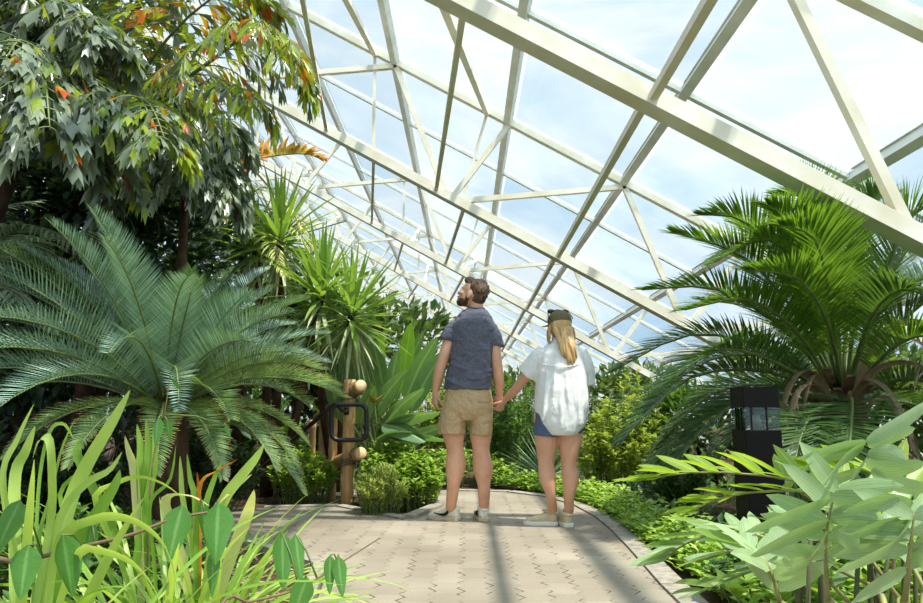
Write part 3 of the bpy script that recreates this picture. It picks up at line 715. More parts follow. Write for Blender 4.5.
# ---------------------------------------------------------------- herb bushes in the bed by the posts
def herb(name, label, c, r, h, n, L, W, mats, seed, cat='bush', stemsn=40, prof=oval, group=None, leaf_from=.25):
    """upright leafy stems, many small leaves"""
    rs = random.Random(seed); base = V((c[0], c[1], -.04)); t = thing(name, base, label, cat, group)
    bl = MB(); bs = MB(); per = max(1, n // stemsn)
    for i in range(stemsn):
        a = rs.uniform(0, 6.283); q = math.sqrt(rs.random())
        foot = base + V((math.cos(a) * r[0] * q * .7, math.sin(a) * r[1] * q * .7, 0))
        top = base + V((math.cos(a) * r[0] * q * 1.05, math.sin(a) * r[1] * q * 1.05, h * (1 - .45 * q * q) * rs.uniform(.75, 1.08)))
        mid = foot.lerp(top, .55) + V((rs.uniform(-.03, .03), rs.uniform(-.03, .03), .04))
        cc = spline([foot, mid, top], 6); tube(bs, cc, [.005, .005, .004, .004, .003, .002], 4, 0, caps=False)
        for j in range(per):
            u = leaf_from + (1 - leaf_from) * (j + rs.random()) / per; x = u * 5; k = min(int(x), 4)
            p = cc[k].lerp(cc[k + 1], x - k); az = rs.uniform(0, 6.283)
            d = V((math.cos(az), math.sin(az), rs.uniform(-.1, 1.0))).normalized(); kk = rs.uniform(.6, 1.2)
            blade(bl, p, d, perp(d), L * kk, W * kk, prof, 2, .4, .25)
    bl.build('foliage', mats, t, base); bs.build('stem', M_rach, t, base)
    return t
g = G(380, 500); herb('herb_bush', 'feathery yellow-green bush with upright pale stems right of the front bamboo post', (-.70, 6.12), (.21, .2), .44, 4200, .06, .013, M_herbp, 61, stemsn=130, prof=lance)
herb('herb_bush', 'bright green leafy bush at the left of the man\'s bare legs', (-.44, 6.6), (.24, .28), .52, 3600, .055, .032, M_herb, 62, stemsn=110)
herb('herb_bush', 'bright green leafy bush behind the feathery yellow-green one', (-.70, 6.85), (.28, .22), .62, 4200, .055, .032, M_herb, 63, stemsn=120)
herb('herb_bush', 'deep green low bush at the foot of the bamboo posts, on their left', (-1.55, 7.05), (.34, .2), .52, 3600, .055, .034, M_herb, 64, stemsn=110)

# ---------------------------------------------------------------- beyond the bend of the path
herb('shrub', 'dense dark green shrub between the couple beyond the bend', (.55, 9.2), (.62, .45), 1.28, 5200, .075, .036, M_shrub, 71, 'shrub', 120)
rs = random.Random(72)
ab = P(547, 463, 8.4); abb = V((ab.x, ab.y, -.04))
ag = thing('agave', abb, 'grey-green agave with a sunburst of stiff narrow blades behind the woman\'s legs', 'agave')
b = MB(); rosette(b, V((ab.x, ab.y, ab.z - .12)), 80, .62, .034, rs, -.3, 1.5, bend=.03); b.build('leaf_rosette', M_agave, ag, abb)
b = MB(); tube(b, [abb, V((ab.x, ab.y, ab.z - .1))], [.06, .05], 8); b.build('stem', M_trunk, ag, abb)
herb('shrub', 'yellow-green leafy shrub right of the woman at the path edge', (1.55, 7.6), (.42, .35), .95, 2600, .085, .045, M_shruby, 73, 'shrub', 60)
herb('shrub', 'loose sunlit shrub under the palm fronds right of the woman', (2.0, 8.6), (.5, .45), 1.35, 2600, .09, .045, M_shruby, 74, 'shrub', 60)
herb('shrub', 'low olive green shrub behind the agave at the bend', (1.15, 9.6), (.5, .4), .8, 2400, .07, .034, M_shruby, 75, 'shrub', 60)
herb('shrub', 'dark low shrub beside the edging under the lowest palm fronds', (1.72, 6.2), (.36, .34), .5, 1800, .07, .036, M_shrub, 76, 'shrub', 50)
# creeping ground cover along the edging: one uncountable mat
rs = random.Random(77); b = MB()
for i in range(6000):
    t = rs.random(); y = 2.2 + 6.4 * t; xe = 1.15 if y < 6.2 else 1.15 - (y - 6.2) ** 1.6 * .22
    x = xe + abs(rs.gauss(0, .16)) + (.0 if rs.random() < .9 else -.03); z = rs.uniform(0, .17) * min(1, (x - xe) * 5 + .35)
    az = rs.uniform(0, 6.283); d = V((math.cos(az), math.sin(az), rs.uniform(.0, .8))).normalized()
    blade(b, V((x, y, z)), d, perp(d), rs.uniform(.04, .075), rs.uniform(.03, .05), oval, 2, .4, .25)
gc = tag(b.build('ground_cover', M_herb, origin=(1.3, 5.5, 0)), 'creeping bright green ground cover spilling along the right path edging', 'ground cover', kind='stuff')
rs = random.Random(78); b = MB()
for i in range(9000):
    x = rs.uniform(-5, -1.3) if i % 2 else rs.uniform(1.1, 5.5); y = rs.uniform(1.7, 9.5)
    if x > 0 and x < 1.3 and y > 3: continue
    if x < 0 and y > 4.6 and y < 7.6 and x > -2.2: continue
    az = rs.uniform(0, 6.283); d = V((math.cos(az), math.sin(az), rs.uniform(.2, 1.2))).normalized()
    blade(b, V((x, y, rs.uniform(-.03, .12))), d, perp(d), rs.uniform(.06, .13), rs.uniform(.03, .06), oval, 2, .5, .25)
tag(b.build('undergrowth', M_shrub, origin=(0, 5.5, 0)), 'low dark green undergrowth covering the planting beds', 'ground cover', kind='stuff')

# trees closing the view
herb('shrub', 'low bright bush on the far side of the bend, seen between the man\'s legs', (-.1, 8.7), (.7, .35), .42, 3000, .07, .036, M_herb, 178, 'shrub', 90)
herb('shrub', 'far leafy hedge closing the horizon at the left edge', (-6.2, 11.5), (2.6, .5), 1.7, 5200, .15, .07, M_dark, 177, 'shrub', 130)
tree('evergreen_tree', 'dense dark tree behind the yucca canes, right of the tall cycad', (-3.2, 9.4, -.04), [(P(215, 300, 9.4), (1.3, .6, 1.3)), (P(290, 360, 9.6), (1.1, .6, 1.0)), (P(100, 330, 9.4), (1.5, .6, 1.2))], 2600, .17, .09, M_dark, 34, clumps=50)
herb('shrub', 'shaded leafy bush under the cycad fronds near the left edge', (-3.3, 5.2), (.9, .4), .75, 3200, .1, .05, M_dark, 175, 'shrub', 90)
herb('shrub', 'shaded leafy bush behind the cycad trunk', (-2.4, 6.2), (.7, .3), .7, 2800, .09, .045, M_dark, 176, 'shrub', 80)
herb('shrub', 'green leafy shrub closing the view behind the paddle leaves', (-1.6, 9.6), (.9, .4), 1.25, 4200, .1, .05, M_shrub, 171, 'shrub', 110)
herb('shrub', 'green leafy shrub at the bend, just left of the man\'s legs', (-.6, 10.2), (.8, .4), 1.5, 4600, .09, .045, M_shruby, 172, 'shrub', 110)
herb('shrub', 'shaded leafy shrub behind the bamboo posts', (-2.6, 8.6), (.7, .4), 1.2, 3600, .1, .05, M_shrub, 173, 'shrub', 110)
herb('shrub', 'long hedge-like shrub beyond the dark shrub between the couple', (1.6, 11.5), (1.6, .5), 1.3, 5200, .11, .05, M_back, 174, 'shrub', 150)
tree('broadleaf_tree', 'distant round-headed tree seen left of the man\'s arm', (-3.2, 15.5, -.04), [(P(385, 352, 15.5), (1.9, .9, 1.1)), (P(340, 340, 15), (1.5, .8, 1.3))], 1500, .26, .13, M_back, 81, clumps=40)
tree('broadleaf_tree', 'distant bushy tree seen between the couple', (1.0, 17, -.04), [(P(510, 398, 17), (1.5, .9, .75))], 1500, .24, .11, M_back, 82, clumps=40)
tree('broadleaf_tree', 'distant bushy tree right of the woman\'s shirt', (3.9, 16, -.04), [(P(625, 402, 16), (1.5, .9, .85))], 1500, .24, .11, M_back, 83, clumps=40)
tree('broadleaf_tree', 'distant dark tree in the gap beneath the yucca heads', (-6.2, 13, -.04), [(P(270, 330, 13), (2.0, .9, 1.7)), (P(170, 300, 13), (1.9, .9, 2.0))], 1700, .26, .13, M_back, 84, clumps=50)
tree('broadleaf_tree', 'dense green tree behind the trunk of the big palm', (4.6, 9.2, -.04), [(P(790, 395, 8.6), (1.3, .6, .75)), (P(885, 400, 8.2), (.9, .6, .6))], 1800, .15, .075, M_back, 85, clumps=50)
tree('broadleaf_tree', 'dark green tree in the shade behind the bollard light', (3.0, 8.6, -.04), [(P(690, 430, 8.6), (1.0, .5, .6))], 1500, .13, .06, M_shrub, 86, clumps=40)

# ---------------------------------------------------------------- big date palm at the right
rs = random.Random(91)
pc = P(838, 398, 5.7); pb = V((pc.x, pc.y, -.04))
dp = thing('date_palm', pb, 'large feathery date palm with brown dead leaf bases at the right', 'palm')
b = MB(); tube(b, [pb, pb.lerp(pc, .6), pc + V((0, 0, .05))], [.2, .22, .17], 14); b.build('trunk', M_trunk, dp, pb)
def date_frond(pts, n=120, ll=.40, lw=.015, mt=M_palm, vee=22, droop=.25, t0=.2, rr=.018):
    b = MB(); pinnate(b, pts, n, ll, lw, t0, 62, 24, vee, droop, needle, 3, rr, rs=rs, jit=.09); b.build('frond', [mt, M_rach], dp, pb)
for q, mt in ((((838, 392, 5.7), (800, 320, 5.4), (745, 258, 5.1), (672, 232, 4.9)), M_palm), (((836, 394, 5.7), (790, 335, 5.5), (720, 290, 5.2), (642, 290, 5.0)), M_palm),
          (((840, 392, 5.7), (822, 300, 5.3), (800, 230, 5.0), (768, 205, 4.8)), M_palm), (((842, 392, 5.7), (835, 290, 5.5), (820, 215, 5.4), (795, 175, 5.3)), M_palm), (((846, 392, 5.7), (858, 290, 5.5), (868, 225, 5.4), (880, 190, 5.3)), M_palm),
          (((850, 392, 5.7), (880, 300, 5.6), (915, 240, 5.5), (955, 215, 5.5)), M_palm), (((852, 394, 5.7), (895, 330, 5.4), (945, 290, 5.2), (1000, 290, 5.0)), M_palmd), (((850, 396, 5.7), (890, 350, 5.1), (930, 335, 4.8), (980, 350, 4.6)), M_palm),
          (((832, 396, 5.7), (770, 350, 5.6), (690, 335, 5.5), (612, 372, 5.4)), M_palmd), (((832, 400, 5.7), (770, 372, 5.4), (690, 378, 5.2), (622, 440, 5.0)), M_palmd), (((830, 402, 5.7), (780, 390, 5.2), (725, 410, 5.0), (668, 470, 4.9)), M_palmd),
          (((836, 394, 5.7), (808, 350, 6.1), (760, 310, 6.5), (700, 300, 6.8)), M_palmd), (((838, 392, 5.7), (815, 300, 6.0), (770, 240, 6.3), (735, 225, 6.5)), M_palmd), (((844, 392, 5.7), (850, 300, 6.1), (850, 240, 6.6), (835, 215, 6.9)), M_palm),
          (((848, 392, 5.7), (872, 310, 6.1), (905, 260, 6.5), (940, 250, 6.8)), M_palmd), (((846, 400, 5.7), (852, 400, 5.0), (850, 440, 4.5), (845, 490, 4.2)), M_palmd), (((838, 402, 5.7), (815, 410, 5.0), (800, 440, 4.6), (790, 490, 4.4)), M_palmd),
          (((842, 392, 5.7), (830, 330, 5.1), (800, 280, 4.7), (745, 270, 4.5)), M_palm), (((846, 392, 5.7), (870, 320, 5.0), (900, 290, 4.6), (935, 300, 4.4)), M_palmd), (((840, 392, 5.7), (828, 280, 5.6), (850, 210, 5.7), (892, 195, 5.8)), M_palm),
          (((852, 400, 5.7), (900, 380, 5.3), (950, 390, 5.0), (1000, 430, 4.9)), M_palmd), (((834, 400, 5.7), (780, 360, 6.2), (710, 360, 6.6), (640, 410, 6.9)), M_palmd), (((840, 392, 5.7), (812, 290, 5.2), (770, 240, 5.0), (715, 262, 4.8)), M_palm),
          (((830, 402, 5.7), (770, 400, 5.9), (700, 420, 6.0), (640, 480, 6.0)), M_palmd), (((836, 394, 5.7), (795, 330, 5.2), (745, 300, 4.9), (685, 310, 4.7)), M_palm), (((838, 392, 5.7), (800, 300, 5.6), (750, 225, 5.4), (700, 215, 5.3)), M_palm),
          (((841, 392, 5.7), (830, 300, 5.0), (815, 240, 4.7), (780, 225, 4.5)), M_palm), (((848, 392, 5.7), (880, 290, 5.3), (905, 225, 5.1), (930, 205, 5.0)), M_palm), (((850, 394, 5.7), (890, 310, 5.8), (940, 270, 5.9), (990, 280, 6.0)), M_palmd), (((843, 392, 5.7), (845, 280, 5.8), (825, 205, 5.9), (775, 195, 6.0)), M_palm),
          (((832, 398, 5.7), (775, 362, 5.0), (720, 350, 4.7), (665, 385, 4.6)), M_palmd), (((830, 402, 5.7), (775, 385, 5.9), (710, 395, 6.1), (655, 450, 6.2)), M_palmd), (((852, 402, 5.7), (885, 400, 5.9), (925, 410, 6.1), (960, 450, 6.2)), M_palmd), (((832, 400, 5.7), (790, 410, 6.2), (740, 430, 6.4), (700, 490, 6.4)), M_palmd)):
    date_frond(pf(*q), mt=mt)
for q in (((828, 400, 5.5), (808, 372, 5.2), (790, 380, 5.0), (778, 425, 4.95)), ((830, 402, 5.5), (816, 376, 5.2), (806, 385, 5.0), (800, 428, 4.95)), ((850, 402, 5.5), (872, 370, 5.2), (905, 360, 5.0), (935, 372, 4.9)), ((848, 404, 5.5), (868, 378, 5.2), (895, 395, 5.0), (912, 440, 4.9)), ((852, 398, 5.5), (872, 345, 5.3), (900, 322, 5.2), (945, 326, 5.1)), ((826, 402, 5.5), (812, 384, 5.1), (795, 392, 4.95), (788, 436, 4.9)), ((852, 402, 5.6), (885, 395, 5.2), (905, 420, 5.0), (915, 455, 4.95))):
    b = MB(); ribbon(b, pf(*q), V((1, .2, 0)), .075, strap, 0, .5, 12, rs.uniform(-.6, .6))
    for i in range(6):
        d = V((rs.uniform(-.6, .6), rs.uniform(-.5, .2), -1)); p = P(*q[2]).lerp(P(*q[3]), rs.random()); blade(b, p, d, perp(d), .22, .018, needle, 3, .1, .2)
    b.build('dead_frond', M_dead, dp, pb)
for i in range(22):
    a = i * 2.4; p0 = pc + V((math.cos(a) * .15, math.sin(a) * .15, -.12 + .012 * i)); p1 = p0 + V((math.cos(a) * .14, math.sin(a) * .14, .10))
    b = MB(); bar(b, p0, p1, .055, .02); b.build('leaf_base', M_tan, dp, pb, smooth=False)

# ---------------------------------------------------------------- pale-leaved plant, right foreground
rs = random.Random(101)
zb = V((1.0, 1.75, -.04))
zm = thing('cardboard_palm', zb, 'low spreading plant with pale oblong leaflets in the right foreground beside the path', 'plant')
def zfrond(pts, n, ll, lw, mt, sidev=None, foot=None, t0=.1, f0=70, f1=35, vee=25, rad=.006, droop=.25, up=V((0, 0, 1))):
    b = MB(); c = pf(*pts)
    tube(b, spline([foot or zb, (foot or zb).lerp(c[0], .6) + V((0, 0, .08)), c[0]], 6), [rad * 1.5] * 6, 6, 1)
    pinnate(b, c, n, ll, lw, t0, f0, f1, vee, droop, oblong, 6, rad, lenf=lambda t: 1 - .3 * t, jit=.28, rs=rs, fold=.22, up=up)
    b.build('frond', [mt, M_glst], zm, zb)
zfrond(((905, 560, 2.0), (850, 500, 2.1), (780, 478, 2.25), (700, 472, 2.4), (642, 480, 2.45)), 13, .185, .036, M_glauy, f0=60, f1=25, vee=35)
zfrond(((880, 590, 1.95), (800, 552, 2.0), (735, 530, 2.1), (690, 542, 2.2), (668, 556, 2.2)), 11, .185, .038, M_glau, f0=55, f1=25)
zfrond(((900, 600, 1.9), (820, 500, 2.1), (760, 492, 2.3), (715, 500, 2.4), (695, 510, 2.45)), 11, .16, .032, M_glauy, f0=55)
zfrond(((828, 600, 1.55), (826, 560, 1.52), (828, 520, 1.5), (838, 488, 1.5)), 5, .16, .036, M_glau, t0=.3, f0=85, f1=60, vee=0, up=V((0, -1, .6)))
zfrond(((905, 600, 1.45), (908, 565, 1.42), (912, 535, 1.4), (914, 512, 1.4)), 4, .16, .038, M_glau, t0=.2, f0=88, f1=70, vee=0, up=V((0, -1, .6)))
zfrond(((780, 603, 1.8), (770, 570, 1.8), (750, 548, 1.85), (715, 556, 1.9)), 9, .17, .042, M_glau)
zfrond(((850, 603, 1.9), (800, 560, 2.1), (750, 572, 2.2), (700, 592, 2.3)), 12, .15, .04, M_glau)
zfrond(((930, 600, 1.7), (890, 530, 1.8), (850, 520, 1.85), (800, 530, 1.9)), 9, .2, .045, M_glau)
zfrond(((930, 560, 2.1), (900, 490, 2.2), (860, 470, 2.3), (810, 470, 2.35)), 11, .18, .042, M_glauy)
# single hero leaflets that cross the sight lines
b = MB()
for pts, wd in ((((866, 440, 1.6), (895, 425, 1.5), (935, 398, 1.42)), .05), (((866, 442, 1.6), (835, 447, 1.55), (797, 459, 1.5)), .03), (((864, 446, 1.6), (840, 460, 1.5), (823, 486, 1.45)), .05), (((868, 452, 1.6), (888, 452, 1.5), (906, 460, 1.45)), .045), (((862, 448, 1.6), (830, 456, 1.55), (800, 470, 1.5)), .035),
                ((((911, 516, 1.42), (890, 545, 1.36), (836, 571, 1.3))), .055), (((912, 505, 1.42), (880, 500, 1.4), (842, 512, 1.36)), .04), (((915, 500, 1.42), (930, 480, 1.4), (950, 470, 1.36)), .045), (((868, 455, 1.6), (850, 480, 1.55), (838, 505, 1.5)), .045), (((866, 460, 1.62), (890, 470, 1.6), (925, 462, 1.55)), .045), (((872, 470, 1.62), (900, 485, 1.6), (930, 488, 1.55)), .045), (((860, 470, 1.62), (830, 480, 1.6), (796, 490, 1.55)), .04), (((912, 520, 1.42), (880, 525, 1.4), (850, 535, 1.38)), .04), (((826, 545, 1.5), (800, 560, 1.5), (770, 562, 1.5)), .035), (((868, 446, 1.6), (890, 436, 1.56), (915, 428, 1.52)), .035), (((908, 545, 1.42), (925, 560, 1.4), (940, 580, 1.4)), .045), (((828, 522, 1.5), (790, 536, 1.42), (750, 556, 1.36)), .05), (((826, 532, 1.5), (808, 560, 1.44), (780, 575, 1.4)), .045), (((830, 498, 1.5), (866, 502, 1.44), (900, 500, 1.4)), .05), (((829, 518, 1.5), (855, 514, 1.44), (878, 518, 1.4)), .045), (((832, 530, 1.5), (850, 540, 1.44), (856, 552, 1.42)), .045), (((830, 500, 1.5), (790, 514, 1.45), (745, 532, 1.4)), .04)):
    ribbon(b, pf(*pts), V((.3, -.5, .9)), wd * .86, oblong, 0, .2, 9)
b.build('leaflet', [M_glau], zm, zb)
b = MB()
for i in range(16):
    p = P(rs.uniform(800, 930), rs.uniform(560, 600), rs.uniform(1.7, 2.3)); q = V((p.x + rs.uniform(-.1, .1), p.y + .1, -.04)); tube(b, [q, q.lerp(p, .6), p + V((rs.uniform(-.05, .05), 0, .12))], [.008, .007, .005], 5)
b.build('stem', M_stalk, zm, zb)
herb('low_plant', 'low leafy green plant under the pale oblong leaflets at the lower right', (1.35, 2.5), (.5, .4), .45, 1500, .09, .045, M_herb, 104, 'plant', 50)
herb('low_plant', 'small dark leafy plant at the bottom right corner of the paving', (1.12, 2.05), (.22, .3), .26, 1400, .06, .03, M_shrub, 107, 'plant', 50)
herb('low_plant', 'dark leafy plant between the paving and the pale leaflets', (1.3, 3.1), (.25, .4), .34, 1800, .06, .03, M_shrub, 108, 'plant', 60)
herb('low_plant', 'dark leafy plant in the shade at the foot of the bollard light', (1.75, 3.3), (.6, .35), .5, 1800, .08, .036, M_shrub, 105, 'plant', 60)
herb('low_plant', 'dark leafy plant under the big palm at the right edge', (2.6, 4.2), (.8, .5), .55, 2400, .09, .04, M_shrub, 106, 'plant', 70)

# ---------------------------------------------------------------- strap-leaved clumps, left foreground
rs = random.Random(111)
SM = {'s': M_strap, 'd': M_strapd, 'o': M_strapo, 'c': M_cream}
def clump(name, label, foot, heroes, nrand, Lr, Wr, spread=.16, seed=1, mats=(M_strap, M_strapd), e=(.5, 1.45)):
    r2 = random.Random(seed); base = V((foot[0], foot[1], -.04)); t = thing(name, base, label, 'plant')
    for pts, wd, mk in heroes:
        b = MB(); c = pf(*pts); o = base + V((r2.uniform(-.05, .05), r2.uniform(-.05, .05), 0))
        ribbon(b, [o, o.lerp(c[0], .55) + V((0, 0, .04))] + c, V((1, r2.uniform(-.4, .4), 0)), wd * .78, strap, 0, .3, 18, r2.uniform(-.3, .3)); b.build('leaf', SM[mk], t, base)
    for i in range(nrand):
        az = r2.uniform(0, 6.283); e0 = r2.uniform(*e); Lf = r2.uniform(*Lr)
        o = base + V((math.cos(az), math.sin(az), 0)) * r2.uniform(0, spread)
        pts = arc_pts(o, az + r2.uniform(-.3, .3), e0, e0 - r2.uniform(.5, 1.9), Lf, 8, 1.3)
        b = MB(); ribbon(b, pts, V((-math.sin(az), math.cos(az), 0)), r2.uniform(*Wr), strap, 0, .3, 12, r2.uniform(-.4, .4)); b.build('leaf', mats[i % len(mats)], t, base)
    return t
clump('strap_leaf_plant', 'clump of long yellow-green strap leaves at the lower left corner, its tallest blade pointing up', (-1.12, 1.95),
    ((((70, 505, 2.1), (90, 460, 2.1), (115, 418, 2.1), (130, 390, 2.1)), .052, 's'), (((4, 480, 2.0), (18, 440, 2.0), (34, 404, 2.0)), .034, 's'), (((15, 480, 2.1), (26, 450, 2.1), (35, 426, 2.1)), .04, 's'), (((52, 520, 2.0), (53, 470, 1.95), (50, 440, 1.95), (40, 440, 2.0), (33, 458, 2.0)), .035, 's'),
     (((60, 540, 1.9), (98, 518, 1.85), (125, 517, 1.8), (152, 530, 1.75), (170, 555, 1.7), (182, 610, 1.7)), .032, 's'), (((78, 556, 1.7), (100, 550, 1.65), (130, 560, 1.6), (150, 580, 1.55), (165, 612, 1.5)), .028, 's'), (((75, 545, 2.0), (98, 512, 2.0), (115, 485, 2.0), (120, 470, 2.0)), .045, 'd'), (((40, 540, 2.0), (50, 500, 2.0), (62, 450, 2.0), (75, 419, 2.0)), .02, 'd'),
     (((40, 480, 2.2), (50, 432, 2.2), (64, 424, 2.2), (74, 440, 2.2)), .018, 'd'), (((60, 520, 2.0), (85, 485, 2.0), (110, 470, 2.0), (122, 452, 2.0)), .03, 's')), 72, (.5, .95), (.014, .036), .26, 112)
clump('strap_leaf_plant', 'sprawling clump of strap leaves in front of the cycad, with one long arching leaf', (-.98, 2.5),
    ((((95, 500, 2.4), (118, 482, 2.35), (140, 476, 2.3), (165, 484, 2.3), (185, 500, 2.3)), .026, 's'), (((60, 500, 2.5), (85, 470, 2.5), (100, 480, 2.5)), .02, 'd'), (((150, 505, 2.5), (170, 480, 2.5), (176, 445, 2.5)), .018, 'd')), 76, (.4, .85), (.014, .034), .3, 113)
clump('strap_leaf_plant', 'clump with cream and orange edged leaves nearest the paving', (-.93, 2.75),
    ((((222, 505, 2.6), (240, 478, 2.6), (256, 458, 2.6), (264, 444, 2.6)), .05, 's'), (((183, 500, 2.65), (181, 475, 2.65), (180, 456, 2.65)), .024, 's'), (((195, 500, 2.65), (190, 478, 2.65), (187, 454, 2.65)), .028, 'd'), (((200, 486, 2.65), (218, 470, 2.6), (238, 459, 2.6)), .018, 'o'), (((245, 520, 2.6), (250, 505, 2.55), (254, 490, 2.5)), .055, 'c'), (((165, 500, 2.6), (190, 495, 2.55), (210, 506, 2.5)), .045, 'c'), (((205, 515, 2.6), (214, 480, 2.6), (222, 462, 2.6)), .03, 'd'), (((215, 510, 2.6), (236, 488, 2.6), (252, 474, 2.6)), .022, 'c'),
     (((200, 500, 2.7), (199, 485, 2.7), (197, 472, 2.7)), .03, 'o')), 60, (.3, .7), (.012, .03), .22, 114)
clump('rosette_plant', 'short upright green leaves with one pale pinkish leaf behind the strap leaves', (-1.27, 2.95),
    ((((135, 470, 2.9), (130, 452, 2.9), (125, 436, 2.9)), .06, 'c'), (((141, 475, 2.9), (141, 450, 2.9), (137, 424, 2.9)), .05, 'd'), (((148, 475, 2.9), (149, 450, 2.9), (146, 418, 2.9)), .05, 'd'), (((152, 478, 2.9), (155, 455, 2.9), (153, 430, 2.9)), .04, 'd'), (((80, 460, 2.9), (80, 445, 2.9), (80, 440, 2.9)), .05, 'd')), 18, (.3, .55), (.03, .05), .1, 115, (M_strapd, M_shrub))
herb('low_plant', 'leafy ground plant filling the bed between the strap leaves and the cycad', (-2.0, 3.4), (.9, .5), .42, 2600, .08, .04, M_shrub, 116, 'plant', 90)
clump('grassy_plant', 'thin grassy tuft drooping over the soil beside the paving', (-.98, 3.1), (), 40, (.3, .6), (.008, .016), .1, 117, (M_strap, M_herbp), (.6, 1.4))

# climbing twigs with heart-shaped leaves
def vine(label, base, branch, rad, leaves, seed, stalks=()):
    r2 = random.Random(seed); t = thing('climbing_vine', V(base), label, 'vine')
    c = spline([V(base)] + pf(*branch), 26)
    b = MB(); tube(b, c, [rad * (1 - .6 * i / 25) for i in range(26)], 7); b.build('twig', M_twig, t, base)
    for px, py, L, W, Y, rot in leaves:
        p0 = P(px, py, Y); d = V((math.sin(rot) , r2.uniform(-.35, -.1), -math.cos(rot))).normalized()
        q = min(c, key=lambda u: (u - p0).length)
        b = MB(); sd = V((math.cos(rot), r2.uniform(-.5, .5), math.sin(rot))); W *= .72
        blade(b, p0, d, sd, L, W, ovate, 9, .25, .3, 0, wave=.03)
        tube(b, [q, q.lerp(p0, .5) + V((0, 0, .015)), p0], [.003, .0025, .002], 4, 1); b.build('leaf', [M_vine, M_rach], t, base)
    return t
vine('brown twig with heart-shaped leaves crossing the strap leaves at the lower left', (-1.25, 1.6, -.04), ((-40, 575, 1.9), (20, 562, 1.9), (75, 548, 1.95), (130, 535, 2.0), (176, 518, 2.05), (225, 510, 2.1)), .008,
     ((218, 502, .165, .12, 2.05, .12), (182, 505, .15, .11, 2.05, -.1), (213, 550, .12, .055, 2.05, .1), (200, 500, .15, .06, 2.1, .3), (62, 535, .14, .1, 1.7, .35), (28, 545, .11, .085, 1.6, .05), (20, 500, .12, .08, 1.7, -.3), (90, 522, .1, .075, 2.0, .1)), 121)
vine('thin bare twig with drooping leaves reaching out over the paving at the bottom', (-.75, 1.6, -.04), ((215, 612, 1.95), (250, 602, 2.0), (289, 592, 2.05), (315, 580, 2.1), (345, 560, 2.15), (380, 538, 2.25)), .005,
     ((282, 533, .15, .085, 2.08, .12), (295, 534, .13, .06, 2.1, .25), (330, 555, .105, .05, 2.12, .05), (338, 556, .11, .06, 2.12, .2), (307, 577, .12, .09, 2.05, -.3)), 122)
vine('single upright vine shoot with a heart-shaped leaf in front of the cycad', (-1.2, 2.85, -.04), ((150, 500, 2.8), (155, 450, 2.8), (165, 410, 2.8), (170, 375, 2.8)), .004, ((158, 418, .11, .075, 2.75, .1), (167, 420, .09, .05, 2.78, .3), (172, 380, .06, .03, 2.8, .8), (225, 425, .0601, .03, 2.8, .5)), 123)
# dry leaf litter on the soil beside the paving
rs = random.Random(124); b = MB()
for i in range(900):
    x = rs.uniform(-1.9, -.72); y = rs.uniform(2.6, 4.9)
    if y > 4.1 and x > -.74 - (y - 4.1) * .9: continue
    az = rs.uniform(0, 6.283); d = V((math.cos(az), math.sin(az), rs.uniform(-.05, .25))).normalized()
    blade(b, V((x, y, -.03)), d, perp(d, V((rs.uniform(-.4, .4), rs.uniform(-.4, .4), 1))), rs.uniform(.03, .08), rs.uniform(.012, .03), oval, 2, -.2, .3)
tag(b.build('leaf_litter', M_dead, origin=(-1.2, 3.6, -.04)), 'dry brown leaf litter scattered on the soil left of the paving', 'leaf litter', kind='stuff')
# ---------------------------------------------------------------- bamboo post fence
def bamboomat():
    m, nt, out = newmat('bamboo_cane')
    tcn = N(nt, 'ShaderNodeTexCoord'); mpn = N(nt, 'ShaderNodeMapping'); mpn.inputs['Scale'].default_value = (40, 40, 5); nt.links.new(tcn.outputs['Object'], mpn.inputs[0])
    n1 = N(nt, 'ShaderNodeTexNoise', i_Scale=1.0, i_Detail=4.0); nt.links.new(mpn.outputs[0], n1.inputs[0])
    r = ramp(nt, [(.3, lin((186, 138, 84))), (.7, lin((222, 178, 122)))], n1.outputs['Fac'])
    pr = N(nt, 'ShaderNodeBsdfPrincipled', i_Roughness=.42); nt.links.new(r.outputs[0], pr.inputs[0]); nt.links.new(pr.outputs[0], out.inputs[0])
    return m
M_bam = bamboomat()
M_bend = plain('cut_bamboo_end', (216, 178, 130), .7, c2=(232, 198, 150), scale=60)
M_rope = plain('lashing_cord', (92, 84, 66), .9, c2=(140, 126, 98), scale=80, bump=.6, bscale=200)
M_black = plain('black_powder_coat', (20, 20, 21), .38, spec=.5)
M_blk2 = plain('black_painted_housing', (11, 11, 11), .55, c2=(16, 16, 16), scale=6, spec=.12)

def cane(b, a, c, r, nodes=4, n=16):
    """bamboo: slightly waisted culm with raised rings at the nodes"""
    a = V(a); c = V(c); L = (c - a).length; pts = []; rad = []
    K = nodes * 6
    for i in range(K + 1):
        t = i / K; ph = (t * nodes + .45) % 1
        d = min(ph, 1 - ph) * L / nodes
        pts.append(a.lerp(c, t)); rad.append(r * (1 + (.07 if d < .012 else 0) - .02 * math.sin(ph * math.pi)))
    tube(b, pts, rad, n, 0)
pf0 = G(347, 501); p0 = V((pf0.x, pf0.y, -.04)); ptop = P(347.5, 380, pf0.y)
fence = thing('bamboo_fence', p0, 'bamboo post and rails lashed with cord beside the paving, left of the man', 'fence')
rp = 6.0 / F * pf0.y
b = MB(); cane(b, p0, V((p0.x, p0.y, ptop.z)), rp, 5); tube(b, [V((p0.x, p0.y, ptop.z - .001)), V((p0.x, p0.y, ptop.z + .004))], [rp * .93, rp * .9], 16, 1); b.build('post', [M_bam, M_bend], fence, p0)
